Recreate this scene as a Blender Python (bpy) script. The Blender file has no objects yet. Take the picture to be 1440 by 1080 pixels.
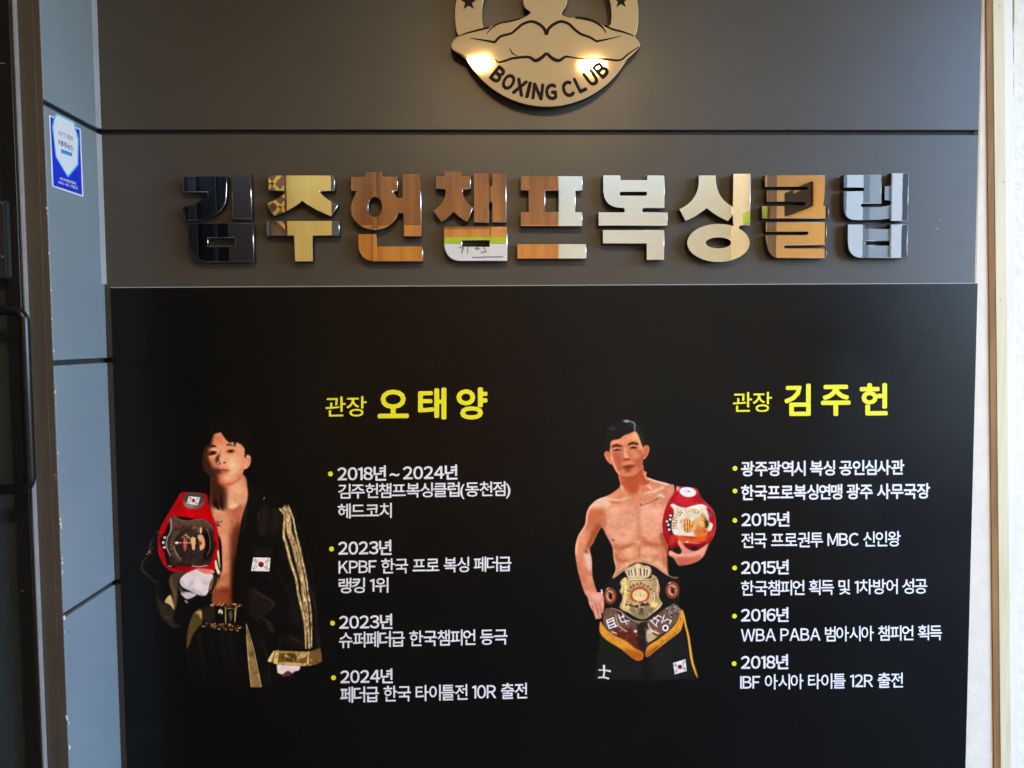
import bpy, bmesh, math, random
import numpy as np
from mathutils import Vector, Matrix

S = bpy.context.scene
COL = S.collection
R = math.radians

# ================================================================ camera
F_PX, PITCH, YAW, ROLL = 1143.7, 0.0561940, 0.0296528, -0.0068929
CAM = Vector((0.0, -2.2, 1.55))
def basis():
    cy, sy, cp, sp, cr, sr = math.cos(YAW), math.sin(YAW), math.cos(PITCH), math.sin(PITCH), math.cos(ROLL), math.sin(ROLL)
    f = Vector((sy*cp, cy*cp, -sp)); ri = Vector((cy, -sy, 0)); up = ri.cross(f)
    return cr*ri+sr*up, -sr*ri+cr*up, f
BR, BU, BF = basis()
cd = bpy.data.cameras.new('camera'); cam = bpy.data.objects.new('camera', cd); COL.objects.link(cam)
cd.sensor_width = 36; cd.lens = 36*F_PX/1440; cd.clip_start = .05; cd.clip_end = 2000
cam.matrix_world = Matrix(((BR.x, BU.x, -BF.x, CAM.x), (BR.y, BU.y, -BF.y, CAM.y), (BR.z, BU.z, -BF.z, CAM.z), (0, 0, 0, 1)))
S.camera = cam

# ================================================================ sky, sun, exposure
SUN_EL, SUN_AZ = R(50), R(-42)           # azimuth measured from +Y (behind the sign wall) towards +X
w = bpy.data.worlds.new('World'); S.world = w; w.use_nodes = True
nt = w.node_tree; bg = nt.nodes['Background']
sky = nt.nodes.new('ShaderNodeTexSky'); sky.sky_type = 'NISHITA'; sky.sun_disc = False
sky.sun_elevation = SUN_EL; sky.sun_rotation = SUN_AZ; sky.air_density = 0.7; sky.dust_density = 1.0; sky.ozone_density = 1.6
nt.links.new(sky.outputs[0], bg.inputs[0]); bg.inputs[1].default_value = .15
sl = bpy.data.lights.new('sun', 'SUN'); sl.energy = 2.0; sl.angle = R(.5); sl.color = (1, .95, .87)
so = bpy.data.objects.new('sun', sl); COL.objects.link(so)
sd = Vector((math.sin(SUN_AZ)*math.cos(SUN_EL), math.cos(SUN_AZ)*math.cos(SUN_EL), math.sin(SUN_EL)))
so.rotation_euler = sd.to_track_quat('Z', 'Y').to_euler(); so.location = (0, 0, 9)
S.view_settings.view_transform = 'Standard'; S.view_settings.look = 'None'
S.view_settings.gamma = 1; S.view_settings.use_curve_mapping = False
S.view_settings.exposure = 4.15
S.render.engine = 'CYCLES'
S.cycles.max_bounces = 10; S.cycles.diffuse_bounces = 6; S.cycles.glossy_bounces = 6
S.cycles.sample_clamp_indirect = 6; S.cycles.caustics_reflective = False
LAMP_W = 1.25

# ================================================================ helpers
def ray(px, py): return BR*((px-720)/F_PX)-BU*((py-540)/F_PX)+BF
def aty(px, py, y=0.0):                 # point of the plane Y = y seen at a photo pixel (real size and distance)
    d = ray(px, py); return CAM+d*((y-CAM.y)/d.y)
def atx(px, py, x):
    d = ray(px, py); return CAM+d*((x-CAM.x)/d.x)
def mirror_y(px, py, face, y):          # where the mirror at Y=face shows the plane Y=y
    d = ray(px, py); L = (face-CAM.y)+(face-y); p = CAM+d*(L/d.y); return Vector((p.x, y, p.z))
def mirror_x(px, py, face, x):          # where the mirror at Y=face shows the plane X=x
    d = ray(px, py); p = CAM+d*((x-CAM.x)/d.x); return Vector((x, 2*face-p.y, p.z))
def srgb(r, g, b):
    f = lambda c: (c/255/12.92) if c/255 < .04045 else ((c/255+.055)/1.055)**2.4
    return (f(r), f(g), f(b))
def tag(o, label=None, cat=None, group=None, kind=None):
    if label: o['label'] = label
    if cat: o['category'] = cat
    if group: o['group'] = group
    if kind: o['kind'] = kind
    return o
def thing(name, label, cat, loc=(0, 0, 0), group=None):
    o = bpy.data.objects.new(name, None); o.location = loc; o.empty_display_size = .1; COL.objects.link(o)
    return tag(o, label, cat, group)
def link(name, me, mats, parent=None, smooth=False):
    for m in (mats if isinstance(mats, (list, tuple)) else [mats]): me.materials.append(m)
    o = bpy.data.objects.new(name, me); COL.objects.link(o)
    if parent:
        o.parent = parent
        if parent.type == 'EMPTY': o.matrix_parent_inverse = Matrix.Translation(-Vector(parent.location))
    if smooth: me.polygons.foreach_set('use_smooth', [True]*len(me.polygons))
    return o
def box(name, a, b, m, parent=None, bev=.0015, seg=1):
    a, b = Vector(a), Vector(b); bm = bmesh.new(); bmesh.ops.create_cube(bm, size=1)
    for v in bm.verts: v.co = Vector(((a.x+b.x)/2+v.co.x*abs(b.x-a.x), (a.y+b.y)/2+v.co.y*abs(b.y-a.y), (a.z+b.z)/2+v.co.z*abs(b.z-a.z)))
    if bev: bmesh.ops.bevel(bm, geom=bm.edges[:], offset=bev, segments=seg, affect='EDGES')
    me = bpy.data.meshes.new(name); bm.to_mesh(me); bm.free(); return link(name, me, m, parent)
def hexa(name, P, Q, m, parent=None, bev=.001):
    """solid between two matching quads/polygons P (front) and Q (back)"""
    bm = bmesh.new(); n = len(P); p = [bm.verts.new(v) for v in P]; q = [bm.verts.new(v) for v in Q]
    bm.faces.new(p); bm.faces.new(q[::-1])
    for i in range(n): bm.faces.new((p[i], q[i], q[(i+1) % n], p[(i+1) % n]))
    bmesh.ops.recalc_face_normals(bm, faces=bm.faces)
    if bev: bmesh.ops.bevel(bm, geom=bm.edges[:], offset=bev, segments=1, affect='EDGES')
    me = bpy.data.meshes.new(name); bm.to_mesh(me); bm.free(); return link(name, me, m, parent)
def tube(name, pts, r, m, parent=None, seg=16, closed=False):
    c = bpy.data.curves.new(name, 'CURVE'); c.dimensions = '3D'; c.bevel_depth = r; c.bevel_resolution = seg//4; c.use_fill_caps = True
    s = c.splines.new('POLY'); s.points.add(len(pts)-1)
    for i, p in enumerate(pts): s.points[i].co = (*p, 1)
    s.use_cyclic_u = closed
    return link(name, to_mesh(c, name), m, parent, True)
def to_mesh(curve, name):
    t = bpy.data.objects.new('t', curve); COL.objects.link(t)
    me = bpy.data.meshes.new_from_object(t.evaluated_get(bpy.context.evaluated_depsgraph_get()))
    bpy.data.objects.remove(t); bpy.data.curves.remove(curve); me.name = name; me.materials.clear(); return me
def catmull(P, n=6, closed=True):
    P = [Vector(p) for p in P]; N = len(P); out = []
    for i in range(N if closed else N-1):
        a, b, c, d = (P[(i-1) % N], P[i], P[(i+1) % N], P[(i+2) % N]) if closed else (P[max(i-1, 0)], P[i], P[i+1], P[min(i+2, N-1)])
        for k in range(n):
            t = k/n; out.append(.5*((2*b)+(c-a)*t+(2*a-5*b+4*c-d)*t*t+(3*b-a-3*c+d)*t**3))
    if not closed: out.append(P[-1])
    return out
def plate(name, loops, y_face, depth, mats, parent, bev=.0008, jig=None):
    """flat plate cut to closed loops (world X, Z), face at Y = y_face, body running back by depth.
       mats[0] = face and bevel, mats[1] = sides"""
    c = bpy.data.curves.new(name, 'CURVE'); c.dimensions = '2D'; c.fill_mode = 'BOTH'; c.extrude = max(depth/2-bev, 1e-5); c.bevel_depth = bev; c.bevel_resolution = 0; c.offset = -bev
    for L in loops:
        s = c.splines.new('POLY'); s.points.add(len(L)-1)
        for i, p in enumerate(L): s.points[i].co = (p[0], p[1], 0, 1)
        s.use_cyclic_u = True
    me = to_mesh(c, name)
    co = np.empty(len(me.vertices)*3); me.vertices.foreach_get('co', co); co = co.reshape(-1, 3)
    out = np.stack([co[:, 0], y_face+depth/2-co[:, 2], co[:, 1]], 1)
    me.vertices.foreach_set('co', out.ravel()); me.update()
    if len(mats) > 1:
        for p in me.polygons: p.material_index = 0 if p.normal.y < -.4 else 1
    return link(name, me, list(mats), parent)
def flat(name, P, m, parent=None):
    me = bpy.data.meshes.new(name); me.from_pydata([tuple(v) for v in P], [], [tuple(range(len(P)))]); me.update()
    return link(name, me, m, parent)
FONT_OFF = {}
GLYPH = {'I': (np.array([(.2, 0), (.285, 0), (.285, .733), (.2, .733)]), [(0, 1, 2, 3)]),
         '1': (np.array([(.245, 0), (.335, 0), (.335, .733), (.265, .733), (.245, .715), (.245, .60), (.10, .60), (.10, .665)]), [(0, 1, 2, 3, 4, 5), (4, 7, 6, 5)])}
def glyph(ch):
    """outline of one character as points and faces (digits and capitals in their wide form)"""
    if ch not in GLYPH:
        c = bpy.data.curves.new('t', 'FONT'); c.size = 1; c.resolution_u = 3
        c.body = chr(ord(ch)+0xFEE0) if (ch.isdigit() or 'A' <= ch <= 'Z') and not SERIF_OK else ch
        me = to_mesh(c, 'glyph'); co = np.empty(len(me.vertices)*3); me.vertices.foreach_get('co', co)
        GLYPH[ch] = (co.reshape(-1, 3)[:, :2].copy(), [tuple(p.vertices) for p in me.polygons]); bpy.data.meshes.remove(me)
    return GLYPH[ch]
SERIF_OK = False
def text_mesh(txt, off=0.0, space=1.0, wscale=1.0):
    """characters set side by side; weight is built up by stacking thin layers shifted round a circle"""
    V, Fc, x, n, lay = [], [], 0.0, 0, 0
    shifts = [(0, 0)]+([(off*math.cos(k*math.pi/4), off*math.sin(k*math.pi/4)) for k in range(8)] if off else [])
    for ch in txt:
        if ch == ' ': x += .26*wscale; continue
        co, fs = glyph(ch); lo, hi = co.min(0), co.max(0); hangul = ord(ch) > 0x3000
        gap = (.035 if hangul else .05)*space
        for k, (dx, dy) in enumerate(shifts):
            b = len(V); V += [(px-lo[0]+x+dx, py+dy, k) for px, py in co]; Fc += [tuple(i+b for i in f) for f in fs]
        x += hi[0]-lo[0]+gap+2*off*.6
    me = bpy.data.meshes.new('text'); me.from_pydata(V, [], Fc); me.update(); return me
def print_text(name, txt, quad, to_world, m, parent, off=0.0, space=1.0, wscale=1.0):
    """flat lettering stretched over a quad (tl, tr, br, bl) given in photo pixels, laid on a surface by to_world"""
    me = text_mesh(txt, off, space, wscale); me.name = name
    co = np.empty(len(me.vertices)*3); me.vertices.foreach_get('co', co); co = co.reshape(-1, 3)
    lo, hi = co.min(0), co.max(0); u = (co[:, 0]-lo[0])/(hi[0]-lo[0]); v = (hi[1]-co[:, 1])/(hi[1]-lo[1])
    q = np.array(quad, float)
    P = q[0]*((1-u)*(1-v))[:, None]+q[1]*(u*(1-v))[:, None]+q[2]*(u*v)[:, None]+q[3]*((1-u)*v)[:, None]
    W = np.array([to_world(*p) for p in P]); nrm = np.array((1.0, 0, 0)) if abs(W[:, 0].max()-W[:, 0].min()) < 1e-4 else np.array((0, -1.0, 0))
    W = W+nrm*(co[:, 2:3]*.00003)
    me.vertices.foreach_set('co', W.ravel()); me.update()
    return link(name, me, m, parent)

# ================================================================ materials
def mat(name, col, rough=.5, metal=0, spec=.5, noise=0, nscale=8, bump=0, bscale=60, rvar=0, coat=0, stretch=(1, 1, 1), col2=None):
    m = bpy.data.materials.new(name); m.use_nodes = True; t = m.node_tree; b = t.nodes['Principled BSDF']
    b.inputs['Base Color'].default_value = (*col, 1); b.inputs['Roughness'].default_value = rough; b.inputs['Metallic'].default_value = metal
    b.inputs['Specular IOR Level'].default_value = spec; b.inputs['Coat Weight'].default_value = coat
    tc = t.nodes.new('ShaderNodeTexCoord'); mp = t.nodes.new('ShaderNodeMapping'); mp.inputs['Scale'].default_value = stretch
    t.links.new(tc.outputs['Object'], mp.inputs[0])
    if noise or col2:
        n = t.nodes.new('ShaderNodeTexNoise'); n.inputs['Scale'].default_value = nscale; n.inputs['Detail'].default_value = 6; t.links.new(mp.outputs[0], n.inputs[0])
        r = t.nodes.new('ShaderNodeValToRGB'); r.color_ramp.elements[0].position = .3; r.color_ramp.elements[1].position = .7
        c2 = col2 if col2 else col
        r.color_ramp.elements[0].color = (*[c*(1-noise) for c in col], 1); r.color_ramp.elements[1].color = (*[min(1, c*(1+noise)) for c in c2], 1)
        t.links.new(n.outputs[0], r.inputs[0]); t.links.new(r.outputs[0], b.inputs['Base Color'])
    if rvar:
        n = t.nodes.new('ShaderNodeTexNoise'); n.inputs['Scale'].default_value = nscale*.7; n.inputs['Detail'].default_value = 5; t.links.new(mp.outputs[0], n.inputs[0])
        q = t.nodes.new('ShaderNodeMapRange'); q.inputs['From Min'].default_value = .3; q.inputs['From Max'].default_value = .7
        q.inputs['To Min'].default_value = rough-rvar; q.inputs['To Max'].default_value = rough+rvar
        t.links.new(n.outputs[0], q.inputs[0]); t.links.new(q.outputs[0], b.inputs['Roughness'])
    if bump:
        n = t.nodes.new('ShaderNodeTexNoise'); n.inputs['Scale'].default_value = bscale; n.inputs['Detail'].default_value = 4; t.links.new(mp.outputs[0], n.inputs[0])
        k = t.nodes.new('ShaderNodeBump'); k.inputs['Strength'].default_value = bump; k.inputs['Distance'].default_value = .002
        t.links.new(n.outputs[0], k.inputs['Height']); t.links.new(k.outputs[0], b.inputs['Normal'])
    return m
def wood(name, a, b_, rough=.45, scale=1.0, vertical=True, dist=3):
    m = bpy.data.materials.new(name); m.use_nodes = True; t = m.node_tree; b = t.nodes['Principled BSDF']
    tc = t.nodes.new('ShaderNodeTexCoord'); mp = t.nodes.new('ShaderNodeMapping')
    mp.inputs['Scale'].default_value = (14*scale, 14*scale, .9*scale) if vertical else (.9*scale, 14*scale, 14*scale)
    n = t.nodes.new('ShaderNodeTexNoise'); n.inputs['Scale'].default_value = 1.6; n.inputs['Detail'].default_value = 8; n.inputs['Distortion'].default_value = dist*.3
    r = t.nodes.new('ShaderNodeValToRGB'); r.color_ramp.elements[0].position = .32; r.color_ramp.elements[1].position = .68
    r.color_ramp.elements[0].color = (*a, 1); r.color_ramp.elements[1].color = (*b_, 1)
    t.links.new(tc.outputs['Object'], mp.inputs[0]); t.links.new(mp.outputs[0], n.inputs[0]); t.links.new(n.outputs[0], r.inputs[0]); t.links.new(r.outputs[0], b.inputs['Base Color'])
    b.inputs['Roughness'].default_value = rough
    k = t.nodes.new('ShaderNodeBump'); k.inputs['Strength'].default_value = .15; k.inputs['Distance'].default_value = .001
    t.links.new(n.outputs[0], k.inputs['Height']); t.links.new(k.outputs[0], b.inputs['Normal'])
    return m
M = {}
M['panel'] = mat('grey_panel_laminate', (.067, .061, .047), .39, noise=.07, nscale=3, bump=.05, bscale=420, rvar=.05)
M['return_panel'] = mat('daylit_return_laminate', (.205, .25, .27), .42, noise=.06, nscale=3, bump=.05, bscale=420, rvar=.05)  # same grey panels; blue daylight put into a lighter colour
M['panel_end'] = mat('warm_lit_panel_end', (.080, .068, .050), .5, noise=.1, nscale=6, bump=.06, bscale=300)  # same grey panel; warm lamp light put in as brown
M['joint'] = mat('black_joint_backing', (.006, .006, .006), .7)
M['joint_grey'] = mat('grey_joint_backing', (.035, .042, .046), .5)
M['bead'] = mat('lit_corner_bend', (.34, .37, .39), .35, noise=.08, nscale=12)  # bent edge of the return panel; its highlight painted as a paler colour
M['chip'] = mat('bare_white_chip', (.90, .86, .78), .7)
M['poster'] = mat('black_poster_film', (.0046, .0044, .0036), .27, spec=.25, noise=.15, nscale=3, rvar=.05, bump=.03, bscale=5)
M['edge_strip'] = mat('pale_board_edge', (.42, .43, .42), .5)
M['yellow'] = mat('yellow_print', (.95, .88, .012), .5)
M['white'] = mat('white_print', (.92, .90, .89), .5)
M['steel'] = mat('mirror_steel', (.90, .885, .86), .010, metal=1, bump=.010, bscale=14)
M['steel_side'] = mat('black_letter_side', (.012, .012, .012), .3)
M['logo'] = mat('warm_tinted_steel_emblem', (.92, .69, .36), .034, metal=.5, bump=.02, bscale=7, nscale=20, rvar=.008)  # warm ceiling reflection put into the gold base colour
M['logo_side'] = mat('black_emblem_side', (.01, .009, .008), .22)
M['engrave'] = mat('black_engraved_line', (.015, .010, .006), .65, spec=.15)
M['black_frame'] = mat('black_powder_coat', (.010, .010, .009), .33, bump=.05, bscale=500)
M['handle'] = mat('black_satin_handle', (.018, .019, .021), .22, metal=.5)
M['gasket'] = mat('pale_rubber_gasket', (.27, .27, .265), .5, noise=.1, nscale=30)
M['gasket_blue'] = mat('blue_grey_film_edge', (.10, .12, .17), .4)
M['glass'] = mat('daylight_tinted_glass', (.036, .056, .070), .12, spec=.8)  # opaque blue base stands for daylight reflected in the pane
M['plaster'] = mat('white_wall_plaster', (.84, .73, .56), .8, noise=.05, nscale=20, bump=.5, bscale=70)
M['plaster_rough'] = mat('rough_white_plaster', (.86, .76, .59), .85, noise=.06, nscale=30, bump=1.2, bscale=45)
M['foam'] = mat('tan_filler_bead', (.30, .23, .12), .8, noise=.1, nscale=14, bump=.5, bscale=60)
M['pale_wood'] = wood('pale_pine_board', (.68, .55, .30), (.80, .67, .41), .55, 1.6)
M['pale_wood2'] = wood('bleached_pine_board', (.80, .71, .54), (.88, .80, .64), .6, 1.2)
M['brown_edge'] = wood('brown_board_edge', (.235, .105, .020), (.35, .175, .040), .7, 2)
M['st_blue'] = mat('sticker_blue', srgb(10, 50, 200), .3)
M['st_white'] = mat('sticker_white', (.80, .82, .86), .3)
M['st_cyan'] = mat('sticker_cyan', srgb(120, 205, 235), .3)
M['st_bar'] = mat('sticker_bar', srgb(35, 150, 205), .3)
M['st_ink'] = mat('sticker_ink', (.05, .06, .08), .4)
M['concrete'] = mat('concrete_paving', (.075, .074, .07), .85, noise=.12, nscale=4, bump=.5, bscale=40)
M['ceiling'] = mat('painted_soffit', (.68, .57, .40), .7, noise=.04, nscale=3)
M['facade'] = mat('grey_facade', (.34, .34, .33), .8, noise=.08, nscale=3, bump=.3, bscale=30)
M['far_wall'] = mat('pale_grey_facade', (.52, .54, .54), .8, noise=.05, nscale=2, bump=.3, bscale=30)
M['lamp_trim'] = mat('white_lamp_trim', (.75, .74, .72), .4)
def emit(name, col, s):
    m = bpy.data.materials.new(name); m.use_nodes = True; b = m.node_tree.nodes['Principled BSDF']
    b.inputs['Base Color'].default_value = (*col, 1); b.inputs['Emission Color'].default_value = (*col, 1); b.inputs['Emission Strength'].default_value = s
    return m
M['lamp_glow'] = emit('warm_lamp_glow', (1, .74, .40), 5)

# ================================================================ setting
XL, XR = -1.0126, 1.3357          # ends of the sign wall
CEY = -3.68  # ceiling stops short here; unseen gap added to light the opposite wall
XSW = 1.9                         # side wall and daylight opening on the right
XD = -2.6                         # left end of the entrance
GAPS = [2.698, 2.098, 1.499, .898, .298]
bm = bmesh.new(); bmesh.ops.create_grid(bm, x_segments=2, y_segments=2, size=400)
me = bpy.data.meshes.new('ground'); bm.to_mesh(me); bm.free(); tag(link('ground', me, M['concrete']), kind='structure')
ce = box('ceiling', (XD, CEY, 2.95), (1.95, .25, 3.15), M['ceiling'], bev=0); tag(ce, kind='structure')
# ---------------------------------------------------------------- flat print painter
class Print:
    """Soft-edged flat artwork for the printed poster, drawn on a small grid (poster ink only)."""
    def __init__(s, x0, y0, x1, y1, S=1.5):
        s.x0, s.y0, s.S = x0, y0, S
        s.w, s.h = int((x1-x0)*S), int((y1-y0)*S)
        s.rgb = np.zeros((s.h, s.w, 3)); s.a = np.zeros((s.h, s.w)); s.clip = None
        s.frame(x0, y0, 1)
    def frame(s, ox, oy, k): s.ox, s.oy, s.k = ox, oy, k
    def pts(s, P):
        P = np.array(P, float)
        return np.stack([((P[:, 0]/s.k+s.ox)-s.x0)*s.S, ((P[:, 1]/s.k+s.oy)-s.y0)*s.S], 1)
    def smooth(s, Q, n=6, closed=True):
        Q = np.array(Q, float); N = len(Q); out = []
        rng = range(N) if closed else range(N-1)
        for i in rng:
            if closed: a, b, c, d = Q[(i-1) % N], Q[i], Q[(i+1) % N], Q[(i+2) % N]
            else: a, b, c, d = Q[max(i-1, 0)], Q[i], Q[i+1], Q[min(i+2, N-1)]
            for k in range(n):
                t = k/n
                out.append(.5*((2*b)+(c-a)*t+(2*a-5*b+4*c-d)*t*t+(3*b-a-3*c+d)*t**3))
        if not closed: out.append(Q[-1])
        return np.array(out)
    def cover(s, Q, blur):
        pad = int(blur*3*s.S/1.0)+3
        xa, xb = max(0, int(Q[:, 0].min())-pad), min(s.w, int(Q[:, 0].max())+pad+1)
        ya, yb = max(0, int(Q[:, 1].min())-pad), min(s.h, int(Q[:, 1].max())+pad+1)
        if xa >= xb or ya >= yb: return None
        ss = 3
        X = (np.arange((xb-xa)*ss)+.5)/ss+xa; Y = (np.arange((yb-ya)*ss)+.5)/ss+ya
        M = np.zeros((len(Y), len(X)), bool)
        x1, y1 = Q[:, 0], Q[:, 1]; x2, y2 = np.roll(x1, -1), np.roll(y1, -1)
        for r, yy in enumerate(Y):
            k = (y1 > yy) != (y2 > yy)
            if not k.any(): continue
            xs = x1[k]+(yy-y1[k])*(x2[k]-x1[k])/(y2[k]-y1[k])
            M[r] = (np.searchsorted(np.sort(xs), X) % 2) == 1
        C = M.reshape(yb-ya, ss, xb-xa, ss).mean((1, 3))
        sg = blur*s.S
        if sg > .15:
            n = int(sg*3)+1; g = np.exp(-.5*(np.arange(-n, n+1)/sg)**2); g /= g.sum()
            P = np.pad(C, n)
            P = sum(g[i]*P[:, i:i+C.shape[1]] for i in range(2*n+1))
            C = sum(g[i]*P[i:i+C.shape[0]] for i in range(2*n+1))
        return C, xa, xb, ya, yb
    def put(s, cv, col, al, keep):
        if cv is None: return
        C, xa, xb, ya, yb = cv
        C = C*al
        if s.clip is not None: C = C*np.minimum(1, s.clip[ya:yb, xa:xb]*2.4)
        c = np.array(col, float)/255
        R = s.rgb[ya:yb, xa:xb]; R[:] = R*(1-C[..., None])+c*C[..., None]
        if not keep: s.a[ya:yb, xa:xb] = np.maximum(s.a[ya:yb, xa:xb], C)
    def poly(s, P, col, blur=.4, al=1, sm=True, keep=False):
        Q = s.pts(P); Q = s.smooth(Q) if sm else Q
        s.put(s.cover(Q, blur), col, al, keep)
    def line(s, P, wd, col, blur=.3, al=1, sm=True):
        Q = s.pts(P); Q = s.smooth(Q, closed=False) if sm and len(Q) > 2 else Q
        T = np.gradient(Q, axis=0); T /= np.maximum(np.hypot(T[:, 0], T[:, 1])[:, None], 1e-6)
        N = np.stack([-T[:, 1], T[:, 0]], 1)
        ws = np.interp(np.linspace(0, 1, len(Q)), np.linspace(0, 1, len(np.atleast_1d(wd))), np.atleast_1d(wd))[:, None]/s.k*s.S/2
        s.put(s.cover(np.concatenate([Q+N*ws, (Q-N*ws)[::-1]]), blur), col, al, False)
    def ell(s, x, y, rx, ry, col, blur=.4, al=1, rot=0):
        t = np.linspace(0, 2*math.pi, 28, endpoint=False); c, n = math.cos(rot), math.sin(rot)
        P = np.stack([x+rx*np.cos(t)*c-ry*np.sin(t)*n, y+rx*np.cos(t)*n+ry*np.sin(t)*c], 1)
        s.poly(P, col, blur, al, False)
    def clipto(s, P=None, blur=.3, sm=True):
        if P is None: s.clip = None; return
        Q = s.pts(P); Q = s.smooth(Q) if sm else Q
        s.clip = None; M = np.zeros((s.h, s.w)); cv = s.cover(Q, blur)
        M[cv[3]:cv[4], cv[1]:cv[2]] = cv[0]; s.clip = M
    def specks(s, P, cols, n, r, seed, blur=.3, al=.6):
        """small uneven glints and folds inside an area, as a foil or satin print shows"""
        rnd = random.Random(seed); P = np.array(P, float)
        a, b = P.min(0), P.max(0)
        old = s.clip; s.clipto(P)
        if old is not None: s.clip = s.clip*old
        for i in range(n):
            x, y = rnd.uniform(a[0], b[0]), rnd.uniform(a[1], b[1]); q = r*rnd.uniform(.5, 1.5)
            s.ell(x, y, q, q*rnd.uniform(.25, .7), cols[rnd.randrange(len(cols))], blur, al*rnd.uniform(.5, 1), rnd.uniform(0, 3))
        s.clip = old
    def letters(s, cx, cy, r, a0, a1, n, h, w, col, seed):
        """illegible raised lettering round a plate, as short marks"""
        rnd = random.Random(seed)
        for i in range(n):
            a = a0+(a1-a0)*i/(n-1); ux, uy = math.sin(a), -math.cos(a); tx, ty = -uy, ux
            for q in (-.35, .35):
                if rnd.random() < .9:
                    s.line([(cx+ux*(r-h/2)+tx*w*q, cy+uy*(r-h/2)+ty*w*q), (cx+ux*(r+h/2)+tx*w*q, cy+uy*(r+h/2)+ty*w*q)], w*.25, col, .15, .9, False)
            b = rnd.uniform(-.5, .5)*h
            s.line([(cx+ux*(r+b)-tx*w*.35, cy+uy*(r+b)-ty*w*.35), (cx+ux*(r+b)+tx*w*.35, cy+uy*(r+b)+ty*w*.35)], w*.25, col, .15, .9, False)
    def mottle(s, contrast, amt, seed):
        rg = np.random.default_rng(seed); N = np.zeros((s.h, s.w))
        for cell, k in ((14, .5), (6, .35), (3, .3)):
            g = rg.normal(0, 1, (s.h//cell+3, s.w//cell+3)); y = np.arange(s.h)/cell; x = np.arange(s.w)/cell
            yi, xi = y.astype(int), x.astype(int); fy, fx = (y-yi)[:, None], (x-xi)[None]
            fy, fx = fy*fy*(3-2*fy), fx*fx*(3-2*fx)
            N += k*((g[yi][:, xi]*(1-fx)+g[yi][:, xi+1]*fx)*(1-fy)+(g[yi+1][:, xi]*(1-fx)+g[yi+1][:, xi+1]*fx)*fy)
        L = s.rgb.mean(2, keepdims=True)
        s.rgb = np.clip((s.rgb+(L-.42)*contrast*np.clip(L*3, 0, 1))*(1+amt*N[..., None]), 0, 1)
    def grain(s, amt, seed):
        s.rgb = np.clip(s.rgb*(1+np.random.default_rng(seed).normal(0, amt, s.rgb.shape[:2])[..., None]), 0, 1)

def flag_print(p, T, dot=(190, 20, 35), blue=(30, 40, 90)):
    """small national flag patch; T maps unit square corners (tl, tr, br, bl)"""
    T = np.array(T, float)
    def q(u, v): return tuple(T[0]*(1-u)*(1-v)+T[1]*u*(1-v)+T[2]*u*v+T[3]*(1-u)*v)
    p.poly([q(0, 0), q(1, 0), q(1, 1), q(0, 1)], (236, 228, 238), .25, sm=False)
    r = np.hypot(*(T[1]-T[0]))*.17; c = q(.5, .5)
    p.ell(c[0], c[1], r, r, dot, .25); p.ell(c[0]+r*.1, c[1]+r*.45, r*.8, r*.5, blue, .3, .7)
    for u, v in ((.17, .25), (.83, .25), (.17, .75), (.83, .75)):
        sg = 1 if (u < .5) == (v < .5) else -1
        for k in (-.07, 0, .07):
            p.line([q(u-.06+sg*k, v+.1*sg+k*1.4), q(u+.06+sg*k, v-.1*sg+k*1.4)], r*.22, (30, 28, 40), .15, .9, False)

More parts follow.
